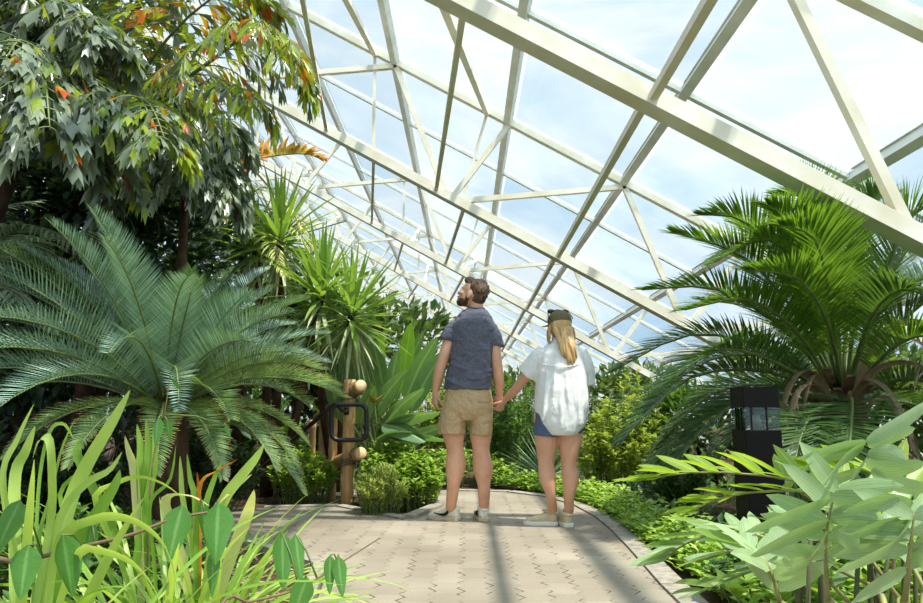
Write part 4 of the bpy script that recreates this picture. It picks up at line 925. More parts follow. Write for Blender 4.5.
for (ex, ey), (fx, fy) in (((361, 385.5), (318, 418)), ((361, 453), (312, 470))):
    e = P(ex, ey, pf0.y - .22); f_ = P(fx, fy, pf0.y + 1.1)
    mid_ = V((p0.x, p0.y, 0)); d = (e - f_).normalized()
    b = MB(); cane(b, f_, e, rp * .98, 5); tube(b, [e, e + d * .004], [rp * .93, rp * .9], 16, 1); b.build('rail', [M_bam, M_bend], fence, p0)
    zc = e.z - .085
    b = MB()
    for i in range(5):
        tl = (-.5 if i % 2 else .5); cz = zc - .025 + i * .012
        loop = [V((p0.x + .0 + math.cos(t) * rp * 1.25 + .01, p0.y - .02 + math.sin(t) * rp * 1.35, cz + math.cos(t) * .035 * tl)) for t in [k * 2 * math.pi / 14 for k in range(15)]]
        tube(b, loop, .006, 6, caps=False)
    loop = [e - d * .12 + V((math.cos(t) * .0, 0, 0)) + perp(d) * (math.cos(t) * rp * 1.1) + perp(d).cross(d) * (math.sin(t) * rp * 1.1) for t in [k * 2 * math.pi / 14 for k in range(15)]]
    tube(b, loop, .006, 6, caps=False)
    b.build('lashing', M_rope, fence, p0)
for (bx, by, tx, ty_, dy, rr) in ((333, 478, 334, 402, .35, .042), (322, 480, 323, 412, .8, .04), (312, 480, 313, 420, 1.2, .038)):
    t_ = P(tx, ty_, pf0.y + dy); f_ = V((t_.x, t_.y, -.04))
    b = MB(); cane(b, f_, t_, rr, 5, 12); tube(b, [t_, t_ + V((0, 0, .003))], [rr * .9, rr * .88], 12, 1); b.build('post', [M_bam, M_bend], fence, p0)

# ---------------------------------------------------------------- black steel handrail with returned loop
HY = pf0.y - .3
def rr_loop(x0, y0, x1, y1, r, Y):
    cs = [(x1 - r, y0 + r, -90), (x1 - r, y1 - r, 0), (x0 + r, y1 - r, 90), (x0 + r, y0 + r, 180)]
    out_ = []
    for cx, cy_0, a0 in cs:
        for k in range(7):
            a = R(a0 + 15 * k); out_.append(P(cx + r * math.cos(a), cy_0 + r * math.sin(a), Y))
    return out_ + [out_[0]]
hb = V((P(350, 420, HY).x, HY, -.04))
hr = thing('handrail', P(350, 441, HY), 'black steel tube handrail ending in a rounded loop in front of the bamboo post', 'handrail')
ho = tuple(hr.location)
b = MB(); tube(b, rr_loop(331.5, 404.5, 366.5, 440, 7.5, HY), .021, 12, caps=False); b.build('end_loop', M_black, hr, ho)
b = MB(); tube(b, spline([P(338, 404, HY), P(331, 407, HY + .01), P(322, 415, HY + .05), P(300, 434, HY + .2), P(262, 468, HY + .5)], 16), .021, 12); b.build('rail', M_black, hr, ho)
b = MB(); bk = P(342, 411, HY + .03); tube(b, [P(336, 405, HY), bk, V((p0.x, p0.y - rp, bk.z))], .012, 8); box(b, V((p0.x - .015, p0.y - rp - .006, bk.z)), .05, .014, .07); b.build('bracket', M_black, hr, ho)

# ---------------------------------------------------------------- bollard light
BX, BY, S = 1.62, 4.1, .205
bx0 = P(761.5, 400, BY).x
zt, zg1, zg0 = P(760, 387, BY).z, P(760, 407.5, BY).z, P(760, 430.5, BY).z
def sq(b, w, z0, z1, cx, cy_0, bev=.004, m=0):
    h = w / 2
    ring = [(-h + bev, -h), (h - bev, -h), (h, -h + bev), (h, h - bev), (h - bev, h), (-h + bev, h), (-h, h - bev), (-h, -h + bev)]
    vs = [V((cx + x, cy_0 + y, z)) for z in (z0, z1) for x, y in ring]
    b.add(vs, [tuple(range(7, -1, -1)), tuple(range(8, 16))] + [(i, (i + 1) % 8, 8 + (i + 1) % 8, 8 + i) for i in range(8)], m=m)
cx, cy0 = bx0, BY + S / 2
bo = (cx, cy0, -.04)
bl = thing('bollard_light', bo, 'square black bollard light with a clear glass band near its top, among the right palms', 'lamp')
b = MB(); sq(b, S, -.04, zg0, cx, cy0); b.build('body', M_blk2, bl, bo, False)
b = MB(); sq(b, S * 1.0, zg1, zt, cx, cy0); b.build('cap', M_blk2, bl, bo, False)
def clearglass():
    m, nt, out = newmat('lamp_glass')
    tp = N(nt, 'ShaderNodeBsdfTransparent'); tp.inputs[0].default_value = (.62, .69, .64, 1)
    gl = N(nt, 'ShaderNodeBsdfGlossy', i_Roughness=.08)
    mx = N(nt, 'ShaderNodeMixShader'); mx.inputs[0].default_value = .07
    nt.links.new(tp.outputs[0], mx.inputs[1]); nt.links.new(gl.outputs[0], mx.inputs[2]); nt.links.new(mx.outputs[0], out.inputs[0])
    return m
b = MB(); h = S / 2 - .004
for (ax, ay), (ex, ey) in (((-h, -h), (h, -h)), ((h, -h), (h, h)), ((h, h), (-h, h)), ((-h, h), (-h, -h))):
    b.add([V((cx + ax, cy0 + ay, zg0)), V((cx + ex, cy0 + ey, zg0)), V((cx + ex, cy0 + ey, zg1)), V((cx + ax, cy0 + ay, zg1))], [(0, 1, 2, 3)])
b.build('lamp_glass', clearglass(), bl, bo, False)
b = MB()
for fx in (-.30, .12):
    for fy in (-1, 1): box(b, V((cx + fx * S, cy0 + fy * (S / 2 - .008), (zg0 + zg1) / 2)), .009, .009, zg1 - zg0)
for fy in (-.2, .2):
    box(b, V((cx - S / 2 + .008, cy0 + fy * S, (zg0 + zg1) / 2)), .009, .009, zg1 - zg0)
b.build('glazing_bar', M_blk2, bl, bo, False)
b = MB(); tube(b, [V((cx, cy0, zg0)), V((cx, cy0, zg0 + .03)), V((cx, cy0, zg0 + .032)), V((cx, cy0, zg0 + .085))], [.022, .022, .03, .026], 12, rnd_caps=False); b.build('lamp_bulb', plain('frosted_bulb', (196, 200, 190), .4), bl, bo)

# ---------------------------------------------------------------- thin black guy wire from the yuccas to the roof
b = MB(); a, c = P(240, 246, 7.3), P(346, 221, 9.6); tube(b, [a, a.lerp(c, .5) - V((0, 0, .03)), c], .009, 6)
tag(b.build('guy_wire', M_black, origin=a), 'thin black wire strung across the yuccas to a roof beam', 'wire')
# ---------------------------------------------------------------- people
def skinmat(name, c1, c2):
    m, nt, out = newmat(name)
    tcn = N(nt, 'ShaderNodeTexCoord'); n1 = N(nt, 'ShaderNodeTexNoise', i_Scale=9.0, i_Detail=4.0); nt.links.new(tcn.outputs['Object'], n1.inputs[0])
    r = ramp(nt, [(.3, lin(c1)), (.7, lin(c2))], n1.outputs['Fac'])
    pr = N(nt, 'ShaderNodeBsdfPrincipled', i_Roughness=.42); pr.inputs['Subsurface Weight'].default_value = .12; pr.inputs['Subsurface Radius'].default_value = (.012, .005, .003)
    pr.inputs['Subsurface Scale'].default_value = 1.0
    nt.links.new(r.outputs[0], pr.inputs[0]); nt.links.new(pr.outputs[0], out.inputs[0])
    return m
def clothmat(name, c1, c2, scale=(18, 18, 4), bump=.5, rough=.85, fine=220, tf=0., dist=.02):
    m, nt, out = newmat(name)
    tcn = N(nt, 'ShaderNodeTexCoord'); mpn = N(nt, 'ShaderNodeMapping'); mpn.inputs['Scale'].default_value = scale; nt.links.new(tcn.outputs['Object'], mpn.inputs[0])
    n1 = N(nt, 'ShaderNodeTexNoise', i_Scale=1.0, i_Detail=3.0, i_Distortion=.8); nt.links.new(mpn.outputs[0], n1.inputs[0])
    n2 = N(nt, 'ShaderNodeTexNoise', i_Scale=fine, i_Detail=2.0); nt.links.new(tcn.outputs['Object'], n2.inputs[0])
    r = ramp(nt, [(.35, lin(c1)), (.65, lin(c2))], n2.outputs['Fac'])
    pr = N(nt, 'ShaderNodeBsdfPrincipled', i_Roughness=rough); pr.inputs['Specular IOR Level'].default_value = .2
    nt.links.new(r.outputs[0], pr.inputs[0])
    ad = N(nt, 'ShaderNodeMath', operation='MULTIPLY_ADD'); nt.links.new(n2.outputs['Fac'], ad.inputs[0]); ad.inputs[1].default_value = .12; nt.links.new(n1.outputs['Fac'], ad.inputs[2])
    bp = N(nt, 'ShaderNodeBump', i_Strength=bump, i_Distance=dist); nt.links.new(ad.outputs[0], bp.inputs['Height']); nt.links.new(bp.outputs[0], pr.inputs['Normal'])
    sh = pr.outputs[0]
    if tf:
        tr = N(nt, 'ShaderNodeBsdfTranslucent'); tr.inputs[0].default_value = lin(c2)
        mx = N(nt, 'ShaderNodeMixShader'); mx.inputs[0].default_value = tf; nt.links.new(sh, mx.inputs[1]); nt.links.new(tr.outputs[0], mx.inputs[2]); sh = mx.outputs[0]
    nt.links.new(sh, out.inputs[0])
    return m
M_skin = skinmat('tanned_skin', (206, 150, 120), (222, 170, 138))
M_skin2 = skinmat('tanned_skin_of_woman', (204, 148, 118), (220, 168, 138))
M_hair = plain('brown_hair', (64, 46, 34), .5, c2=(120, 90, 64), scale=30, stretch=(1, 1, .4), bump=1.0, bscale=50, spec=.4)
M_beard = plain('short_beard', (70, 48, 36), .8, c2=(100, 72, 54), scale=90, bump=.8, bscale=160, spec=.2)
M_blond = plain('blond_hair', (222, 186, 128), .4, c2=(172, 130, 80), scale=26, stretch=(1, 1, .06), bump=.6, bscale=60, spec=.5)
M_tee = clothmat('navy_heather_jersey', (82, 83, 95), (110, 111, 124), (5, 5, 7), .7, .9, 160, dist=.08)
M_khaki = clothmat('khaki_twill', (186, 156, 116), (204, 176, 136), (10, 10, 9), .8, .85, 240, dist=.05)
M_linen = clothmat('white_crinkled_cotton', (244, 245, 242), (252, 252, 250), (22, 22, 5), .45, .85, 150, .18, dist=.03)
M_denim = clothmat('blue_denim', (72, 86, 112), (98, 112, 138), (20, 20, 20), .4, .9, 300)
M_capm = clothmat('olive_cap_canvas', (92, 84, 60), (116, 106, 78), (20, 20, 20), .3, .9, 200)
M_shoe = plain('off_white_leather', (226, 222, 208), .5, c2=(206, 200, 184), scale=14)
M_sole = plain('gum_rubber_sole', (206, 190, 158), .7, c2=(186, 166, 132), scale=18)
M_swsh = plain('black_leather_mark', (24, 24, 26), .5)
M_canv = plain('cream_canvas_shoe', (206, 194, 160), .75, c2=(182, 168, 132), scale=24)
M_wsole = plain('white_rubber_sole', (228, 224, 212), .6)
M_eye = plain('eye_white', (236, 232, 226), .2); M_iris = plain('dark_iris', (60, 40, 26), .2)
M_sung = plain('dark_sunglasses', (18, 16, 16), .15)
M_band = plain('hair_tie', (40, 30, 24), .6)

def solid(mb, name, mats, parent, origin, vox=.008, smooth=6, fac=.5, disp=0., dscale=.12, seed=0):
    """closed shells -> one continuous skin"""
    o = mb.build(name, mats, parent, origin)
    md = o.modifiers.new('skin', 'REMESH'); md.mode = 'VOXEL'; md.voxel_size = vox; md.use_smooth_shade = True
    ms_ = o.modifiers.new('soften', 'SMOOTH'); ms_.iterations = smooth; ms_.factor = fac
    if disp:
        tx = bpy.data.textures.new(name + '_folds', 'CLOUDS'); tx.noise_scale = dscale; tx.noise_depth = 2
        dm = o.modifiers.new('folds', 'DISPLACE'); dm.texture = tx; dm.strength = disp; dm.mid_level = .5; dm.texture_coords = 'LOCAL'
    return o

def loft(mb, rings, n=28, m=0, ex=2.3):
    """closed horizontal-section solid: rings = (centre, rx, ry, yaw)"""
    vs = []
    for c, rx, ry, yaw in rings:
        for j in range(n):
            a = 2 * math.pi * j / n; ca, sa = math.cos(a), math.sin(a)
            x = math.copysign(abs(ca) ** (2 / ex), ca) * rx; y = math.copysign(abs(sa) ** (2 / ex), sa) * ry
            vs.append(V(c) + V((x * math.cos(yaw) - y * math.sin(yaw), x * math.sin(yaw) + y * math.cos(yaw), 0)))
    k = len(rings)
    fs = [(i * n + j, i * n + (j + 1) % n, (i + 1) * n + (j + 1) % n, (i + 1) * n + j) for i in range(k - 1) for j in range(n)]
    fs += [tuple(range(n - 1, -1, -1)), tuple((k - 1) * n + j for j in range(n))]
    mb.add(vs, fs, m=m)

def limb(mb, pts, rad, n=14, side=None, sub=5, flat=False):
    """tapered limb with interpolated radii"""
    k = len(pts); c = spline(pts, (k - 1) * sub + 1); rr = []
    for i in range(len(c)):
        x = i / sub; a = min(int(x), k - 2); u = x - a; u = u * u * (3 - 2 * u)
        r0, r1 = rad[a], rad[a + 1]
        r0 = r0 if isinstance(r0, tuple) else (r0, r0); r1 = r1 if isinstance(r1, tuple) else (r1, r1)
        rr.append((r0[0] + (r1[0] - r0[0]) * u, r0[1] + (r1[1] - r0[1]) * u))
    tube(mb, c, rr, n, side=side, rnd_caps=not flat)

def basis(f, u):
    f = f.normalized(); s = f.cross(u).normalized(); u = s.cross(f)
    return f, u, s
def mat3(a, b, c): return Matrix((a, b, c)).transposed()

def head(mb, c, f, u, k=1.0):
    f, u, s = basis(f, u); M3 = mat3(s, f, u)
    e = lambda df, du, ds, r: ellipsoid(mb, c + f * (df * k) + u * (du * k) + s * (ds * k), tuple(x * k for x in r), M3, 16, 10)
    e(-.012, .02, 0, (.077, .098, .098)); e(.022, -.04, 0, (.064, .072, .075)); e(.045, -.075, 0, (.048, .05, .042)); e(.072, -.105, 0, (.026, .026, .020))
    e(.078, .018, 0, (.05, .018, .014)); e(.098, -.028, 0, (.014, .024, .016)); e(.088, -.005, 0, (.010, .016, .03)); e(.092, -.068, 0, (.026, .012, .008)); e(.091, -.080, 0, (.023, .012, .008))
    for sg in (-1, 1):
        e(-.004, -.018, .080 * sg, (.010, .020, .034)); e(.066, -.022, .042 * sg, (.026, .024, .02))
def eyes(parent, c, f, u, origin, k=1.0):
    f, u, s = basis(f, u)
    for sg in (-1, 1):
        p = c + f * (.080 * k) + u * (.0) + s * (.031 * k * sg)
        b = MB(); ellipsoid(b, p, (.013 * k,) * 3, None, 12, 8); ellipsoid(b, p + f * .009 * k, (.0065 * k,) * 3, None, 10, 6, 1); b.build('eye', [M_eye, M_iris], parent, origin)

def hand(mb, wrist, d, palmn, k=1.0, curl=.5, thumb=1):
    """d: wrist->fingers, palmn: out of the palm; five separate bent fingers"""
    d = d.normalized(); palmn = (palmn - d * palmn.dot(d)).normalized(); s = d.cross(palmn).normalized() * thumb
    W = V(wrist)
    tube(mb, [W - d * .01 * k, W + d * .03 * k, W + d * .06 * k, W + d * .088 * k], [(.026 * k, .017 * k), (.036 * k, .016 * k), (.041 * k, .015 * k), (.039 * k, .012 * k)], 14, side=s, rnd_caps=True)
    for off, ln, r in ((.030, .070, .0082), (.010, .080, .0088), (-.010, .074, .0084), (-.029, .058, .0074)):
        p = W + d * .078 * k + s * (off * k); dd = d + s * (off * 1.5); pts = [p]
        for j, fr in enumerate((.15, .42, .26, .2)):
            if j: dd = (dd.normalized() + palmn * (curl * (.45 + .25 * j))).normalized()
            p = p + dd.normalized() * (ln * fr * k); pts.append(p)
        tube(mb, pts, [r * k, r * k, r * .95 * k, r * .9 * k, r * .75 * k], 8, rnd_caps=True)
    p = W + d * .022 * k + s * .026 * k; dd = (d * .75 + s * .75 + palmn * .25).normalized(); pts = [p]
    for j, ln in enumerate((.032, .03, .024)):
        p = p + dd * ln * k; pts.append(p); dd = (dd + d * .35 + palmn * (.2 * curl)).normalized()
    tube(mb, pts, [.0125 * k, .0105 * k, .0095 * k, .0075 * k], 8, rnd_caps=True)

def foot_shape(mb, heel, d, L, w, h):
    """foot / shoe upper: rings from heel to toe"""
    d = V((d[0], d[1], 0)).normalized(); s = V((d.y, -d.x, 0)); H = V(heel)
    prof = [(0, .30, .55, .0), (.04, .62, .85, 0), (.16, .74, 1.0, 0), (.30, .72, .95, 0), (.45, .82, .74, 0), (.62, .98, .55, 0), (.78, 1.0, .44, 0), (.90, .82, .36, 0), (.97, .52, .26, 0), (1, .22, .16, 0)]
    h = h * 1.0
    n = 18; vs = []
    for t, wf, hf, _ in prof:
        for j in range(n):
            a = 2 * math.pi * j / n; ca, sa = math.cos(a), math.sin(a)
            x = math.copysign(abs(ca) ** .8, ca) * w / 2 * wf
            z = h * hf * (.5 + .5 * math.copysign(abs(sa) ** .75, sa))
            vs.append(H + d * (L * t) + s * x + V((0, 0, z)))
    k = len(prof)
    fs = [(i * n + j, i * n + (j + 1) % n, (i + 1) * n + (j + 1) % n, (i + 1) * n + j) for i in range(k - 1) for j in range(n)]
    fs += [tuple(range(n - 1, -1, -1)), tuple((k - 1) * n + j for j in range(n))]
    mb.add(vs, fs)
def sole_shape(mb, heel, d, L, w, h):
    d = V((d[0], d[1], 0)).normalized(); s = V((d.y, -d.x, 0)); H = V(heel)
    out_ = [(-.02, .0), (-.015, .5), (.05, .8), (.3, .82), (.5, .9), (.68, 1.08), (.82, 1.04), (.94, .75), (1.0, .4), (1.02, 0)]
    ring = [H + d * (L * t) + s * (w / 2 * x) for t, x in out_] + [H + d * (L * t) - s * (w / 2 * x) for t, x in reversed(out_[1:-1])]
    n = len(ring)
    lv = [(0, .97), (h * .15, 1.0), (h * .85, 1.0), (h, .97)]; c = H + d * (L * .5)
    vs = [c + (p - c) * f + V((0, 0, z)) for z, f in lv for p in ring]
    mb.add(vs, [tuple(range(n - 1, -1, -1)), tuple(3 * n + j for j in range(n))] + [(i * n + j, i * n + (j + 1) % n, (i + 1) * n + (j + 1) % n, (i + 1) * n + j) for i in range(3) for j in range(n)])

def shoe(parent, heel, d, L, w, mat, smat, origin, emblem=False, lift=0.):
    H = V(heel); sh = .030
    b = MB(); foot_shape(b, H + V((0, 0, sh * .6)), d, L, w, .092)
    ob = solid(b, 'shoe', mat, parent, origin, .006, 4)
    b = MB(); sole_shape(b, H, d, L * 1.0, w * 1.02, sh); b.build('sole', smat, ob, origin, False)
    dd = V((d[0], d[1], 0)).normalized(); s = V((dd.y, -dd.x, 0))
    if s.y > 0: s = -s                                     # the side towards the path behind them
    b = MB(); an = H + dd * (L * .2) + V((0, 0, .088))
    tube(b, [an + dd * (math.cos(t) * .052) + s * (math.sin(t) * .036) + V((0, 0, .012 * math.cos(t) + .008)) for t in [k * 2 * math.pi / 16 for k in range(17)]], .009, 8, caps=False); b.build('collar', mat, ob, origin)
    if emblem:
        b = MB()
        up_ = [(.24, .062), (.33, .040), (.45, .036), (.58, .045), (.73, .058)]; lo_ = [(.29, .076), (.35, .060), (.46, .053), (.58, .053), (.73, .058)]
        def side_pt(t, z):
            # half width of the upper at t, z
            prof = [(0, .30, .55), (.04, .62, .85), (.16, .74, 1.0), (.30, .72, .95), (.45, .82, .74), (.62, .98, .55), (.78, 1.0, .44)]
            for (t0, w0, h0), (t1, w1, h1) in zip(prof, prof[1:]):
                if t0 <= t <= t1: q = (t - t0) / (t1 - t0); wf = w0 + (w1 - w0) * q; hf = h0 + (h1 - h0) * q
            zz = min(.98, max(-.98, ((z - sh * .6) / (.092 * hf) - .5) * 2)); a = math.copysign(abs(zz) ** (1 / .75), zz); ca = math.sqrt(max(0, 1 - a * a)) ** .8
            return H + dd * (L * t) + s * (w / 2 * max(wf, .90) * max(ca, .93) + .006) + V((0, 0, z))
        U_ = spline([V((t, z, 0)) for t, z in up_], 12); L_ = spline([V((t, z, 0)) for t, z in lo_], 12)
        vs = [side_pt(p.x, p.y) for p in U_] + [side_pt(p.x, p.y) for p in L_]
        vs = [v - s * .012 for v in vs] + vs
        fs = []
        for i in range(11): fs += [(24 + i, 25 + i, 37 + i, 36 + i), (i, i + 1, i + 13, i + 12), (i, i + 1, 25 + i, 24 + i), (12 + i, 13 + i, 37 + i, 36 + i)]
        b.add(vs, fs); b.build('side_mark', M_swsh, ob, origin)
    b = MB()
    for i in range(4):
        c = H + dd * (L * (.36 + .07 * i)) + V((0, 0, .088 - .011 * i)); tube(b, [c - s * .02, c + V((0, 0, .006)), c + s * .02], .004, 6)
    b.build('laces', M_wsole, ob, origin)
    return ob

# ============ man, seen from behind, looking up to the left
MY = 5.62
def Q(px, py, dy=0.): return P(px, py, MY + dy)
mo = V((Q(468, 515).x, MY, 0))
b = MB()
sx = lambda a, c_, py, dy=0: ((Q(a, py, dy) + Q(c_, py, dy)) / 2, (Q(c_, py, dy).x - Q(a, py, dy).x) / 2)
def ringset(rows, yaw=0., k=1.0):
    out_ = []
    for py, a, c_, ry, dy in rows:
        ce, rx = sx(a, c_, py, dy); out_.append((ce, rx * k, ry, yaw))
    return out_
loft(b, ringset([(404, 450, 486, .10, 0), (400, 447, 489, .125, 0), (385, 450, 487, .115, 0), (362, 452, 490, .115, 0), (340, 456, 491, .115, 0), (322, 459, 489, .095, 0), (315, 464, 484, .07, 0), (309, 469, 483, .055, 0)][::-1], yaw=-.06))
hc = Q(472.5, 293.5, .0); hf = V((-.93, .30, .36)); hu = V((.30, -.12, .95))
limb(b, [Q(476, 316, .0), Q(476, 306, .0), Q(476, 297, .0)], [.062, .058, .06])
head(b, hc, hf, hu, 1.04)
# legs
limb(b, [Q(454.5, 405), Q(453.5, 430), Q(455, 449), Q(455.5, 466), Q(453, 488), Q(451, 508, .05)], [(.080, .095), (.075, .088), (.062, .066), (.071, .078), (.042, .048), (.031, .040)], 16)
limb(b, [Q(481, 405), Q(481, 430), Q(481, 450), Q(483, 468), Q(484, 488), Q(484, 508, .05)], [(.072, .095), (.070, .088), (.060, .066), (.069, .078), (.041, .048), (.031, .040)], 16)
# arms
limb(b, [Q(457, 324, .0), Q(450.5, 338, .0), Q(443.5, 358, -.02), Q(439, 374, -.01), Q(435.5, 391, .02)], [.052, .050, .045, .045, .028], 14)
hand(b, Q(435.3, 392, .02), V((-.08, .15, -1)), V((.8, .5, 0)), 1.0, .75, 1)
limb(b, [Q(488, 324, .0), Q(493.5, 340, .0), Q(496, 360, -.02), Q(498, 377, .0), Q(499.5, 394, .03)], [.052, .050, .045, .045, .028], 14)
hand(b, Q(499.4, 395, .03), V((-.03, .1, -1)), V((.35, 1, 0)), 1.0, .9, -1)
foot_shape(b, V((Q(454, 515).x, MY + .09, .035)), (-.86, .5), .19, .06, .045); foot_shape(b, V((Q(484.3, 515).x, MY + .03, .035)), (-.12, 1), .19, .06, .045)
man = solid(b, 'person', M_skin, None, mo, .0062, 5)
tag(man, 'man seen from behind in navy t-shirt and khaki shorts, looking up to the left', 'person')
eyes(man, hc, hf, hu, mo, 1.04)
# hair and beard
f_, u_, s_ = basis(hf, hu); M3 = mat3(s_, f_, u_)
b = MB(); ellipsoid(b, hc - f_ * .030 + u_ * .036, (.083, .096, .094), M3, 20, 14); ellipsoid(b, hc - f_ * .058 - u_ * .012, (.074, .062, .072), M3, 16, 10); ellipsoid(b, hc + f_ * .045 + u_ * .088, (.058, .055, .036), M3, 16, 10)
rs = random.Random(200)
for i in range(80):
    q = V((rs.gauss(0, 1), rs.gauss(0, 1), rs.gauss(0, 1))).normalized()
    if q.z < -.55 or (q.y > .35 and q.z < .35): continue
    p = hc - f_ * .03 + u_ * .036 + M3 @ V((q.x * .083, q.y * .097, q.z * .094)); d = (M3 @ q + f_ * .35 + u_ * .4 * rs.random() + V((rs.uniform(-.4, .4), rs.uniform(-.4, .4), rs.uniform(-.4, .4)))).normalized()
    tube(b, [p - d * .010, p + d * .003, p + d * .009 + f_ * .006], [.012, .010, .004], 6)
hair = solid(b, 'hair', M_hair, man, mo, .005, 6)
b = MB()
for df, du, ds, r in ((.064, -.098, 0, (.038, .034, .026)), (.035, -.080, .040, (.026, .045, .034)), (.035, -.080, -.040, (.026, .045, .034)), (.004, -.050, .068, (.010, .018, .05)), (.004, -.050, -.068, (.010, .018, .05)), (.095, -.056, 0, (.03, .012, .007)), (.082, -.094, 0, (.03, .022, .014))):
    ellipsoid(b, hc + (f_ * df + u_ * du + s_ * ds) * 1.04, tuple(x * .98 for x in r), M3, 14, 9)
solid(b, 'beard', M_beard, man, mo, .005, 2)
# t-shirt
b = MB()
loft(b, ringset([(390, 443.5, 492, .150, 0), (386, 444.5, 491.5, .146, 0), (375, 446.5, 491.5, .140, 0), (360, 449, 492.5, .136, 0), (345, 450.5, 494, .138, 0), (332, 451.5, 495.5, .136, 0), (322, 452.5, 495, .120, 0), (315, 458, 489.5, .095, 0), (310.5, 465.5, 485.5, .073, 0), (308, 469, 483, .064, 0)][::-1], yaw=-.06))
limb(b, [Q(461, 325), Q(454, 330, -.0), Q(448.5, 336, -.005), Q(446.5, 341, -.008)], [.066, .066, .064, .063], 16, flat=True)
limb(b, [Q(485, 325), Q(491.5, 332, .0), Q(495.5, 341, .0), Q(496, 347, -.005)], [.066, .065, .061, .060], 16, flat=True)
# gathered folds around the waist
for py, x0, x1, dy in ((352, 455, 486, -.137), (366, 451, 480, -.139), (376, 456, 490, -.142), (382, 447, 474, -.146), (371, 462, 491, -.137)):
    limb(b, [Q(x0, py - 3, dy + .05), Q((x0 + x1) / 2, py + 3, dy + .002), Q(x1, py - 1, dy + .05)], [.010, .014, .010], 8)
tee = solid(b, 't_shirt', M_tee, man, mo, .008, 5, disp=.03, dscale=.08)
b = MB(); tube(b, [Q(476, 308.5) + V((math.cos(t) * .064, math.sin(t) * .064, .006 * math.sin(t))) for t in [k * 2 * math.pi / 20 for k in range(21)]], .009, 8, caps=False); b.build('collar', M_tee, tee, mo)
# shorts
b = MB()
loft(b, ringset([(384, 446.5, 490.5, .130, 0), (395, 444.5, 492, .142, 0), (408, 442.5, 493.5, .150, 0), (414, 443.5, 492.5, .140, 0), (420, 450, 487, .11, 0)]))
limb(b, [Q(457, 402), Q(454.0, 414), Q(452.3, 426), Q(452.1, 434)], [(.100, .13), (.104, .128), (.107, .122), (.108, .12)], 18, side=V((1, 0, 0)), flat=True)
limb(b, [Q(479, 402), Q(480.8, 414), Q(481.3, 426), Q(481.0, 435)], [(.098, .13), (.092, .126), (.087, .12), (.085, .118)], 18, side=V((1, 0, 0)), flat=True)
sho = solid(b, 'shorts', M_khaki, man, mo, .008, 4, disp=.014, dscale=.07)
b = MB(); c_ = Q(484, 404, -.150)
tube(b, [Q(478, 401, -.146), Q(484, 401.5, -.140), Q(490, 402, -.110)], .004, 6); b.build('pocket_seam', M_khaki, sho, mo)
shoe(man, (Q(459, 517, -.03).x, Q(459, 517).y + .05, 0), (-.86, .5), .275, .105, M_shoe, M_sole, mo, True)
shoe(man, (Q(484.5, 518, -.05).x, Q(484, 518).y + .0, 0), (-.12, 1.0), .275, .105, M_shoe, M_sole, mo, True)

# ============ woman, seen from behind, holding the man's hand
WY = 5.36
def Q(px, py, dy=0.): return P(px, py, WY + dy)
wo = V((Q(560, 522).x, WY, 0))
b = MB()
loft(b, ringset([(424, 549, 571, .06, 0), (420, 541, 580, .10, 0), (412, 540, 581, .125, 0), (392, 543, 578, .105, 0), (372, 543, 579, .10, 0), (352, 542, 580, .095, 0), (345, 550, 574, .07, 0), (340, 554, 569, .05, 0)][::-1]))
wc = Q(559.5, 326, .0); wf_ = V((-.16, 1, .02)); wu = V((0, -.02, 1))
limb(b, [Q(562, 346), Q(561, 338), Q(560, 330)], [.05, .045, .05])
head(b, wc, wf_, wu, .95)
limb(b, [Q(547, 415), Q(546.5, 438), Q(546, 462), Q(547.5, 477), Q(550.5, 494), Q(553, 510, .08)], [(.088, .10), (.079, .088), (.053, .058), (.055, .062), (.034, .038), (.030, .035)], 16)
limb(b, [Q(571, 415), Q(570, 438), Q(569, 464), Q(570.5, 479), Q(569, 497), Q(569, 512, .05)], [(.088, .10), (.080, .088), (.055, .058), (.057, .062), (.036, .038), (.030, .035)], 16)
limb(b, [Q(543, 354, .02), Q(533, 368, .05), Q(524, 379, .10), Q(514, 391, .18), Q(504.5, 400.5, .26)], [.045, .042, .038, .035, .023], 14)
hand(b, Q(504.5, 400.5, .26), V((-.55, .35, -.75)), V((-.55, .7, .35)), .9, .9, -1)
limb(b, [Q(579, 354, .0), Q(584, 372, .05), Q(585, 392, .09), Q(583, 408, .12), Q(582, 422, .16)], [.045, .042, .037, .034, .023], 14)
hand(b, Q(582, 422, .16), V((-.3, .2, -1)), V((-.8, .5, 0)), .9, .6, -1)
foot_shape(b, V((Q(556, 520).x, WY + .105, .035)), (-.9, .1), .11, .045, .03); foot_shape(b, V((Q(569.6, 520).x, WY + .05, .035)), (-.22, .97), .13, .05, .04)
wom = solid(b, 'person', M_skin2, None, wo, .006, 5)
tag(wom, 'woman seen from behind with blond hair, olive cap, white shirt and denim shorts', 'person')
eyes(wom, wc, wf_, wu, wo, .95)
# hair
rs = random.Random(210); b = MB()
f_, u_, s_ = basis(wf_, wu); M3 = mat3(s_, f_, u_)
ellipsoid(b, wc - f_ * .02 + u_ * .005, (.085, .096, .092), M3, 18, 12)
for i in range(46):
    a = rs.uniform(-.95, .95)
    st_ = wc - f_ * (.085 * math.cos(a) + .01) + s_ * (.078 * math.sin(a)) - u_ * rs.uniform(.0, .05)
    ex_ = 570 + 7 * (a / .95) * rs.uniform(.4, 1) + rs.uniform(-3, 3); ey = rs.uniform(352, 370) - abs(a) * 6
    e_ = Q(ex_, ey, -.128 - rs.uniform(0, .03)); m_ = Q((559 + 9 * a + ex_) / 2 + 1, 341, -.120 - rs.uniform(0, .025))
    cc = spline([st_, m_, m_.lerp(e_, .5) + V((rs.uniform(-.012, .012), -.012, 0)), e_], 9)
    tube(b, cc, [.013, .015, .016, .016, .015, .013, .011, .008, .003], 6)
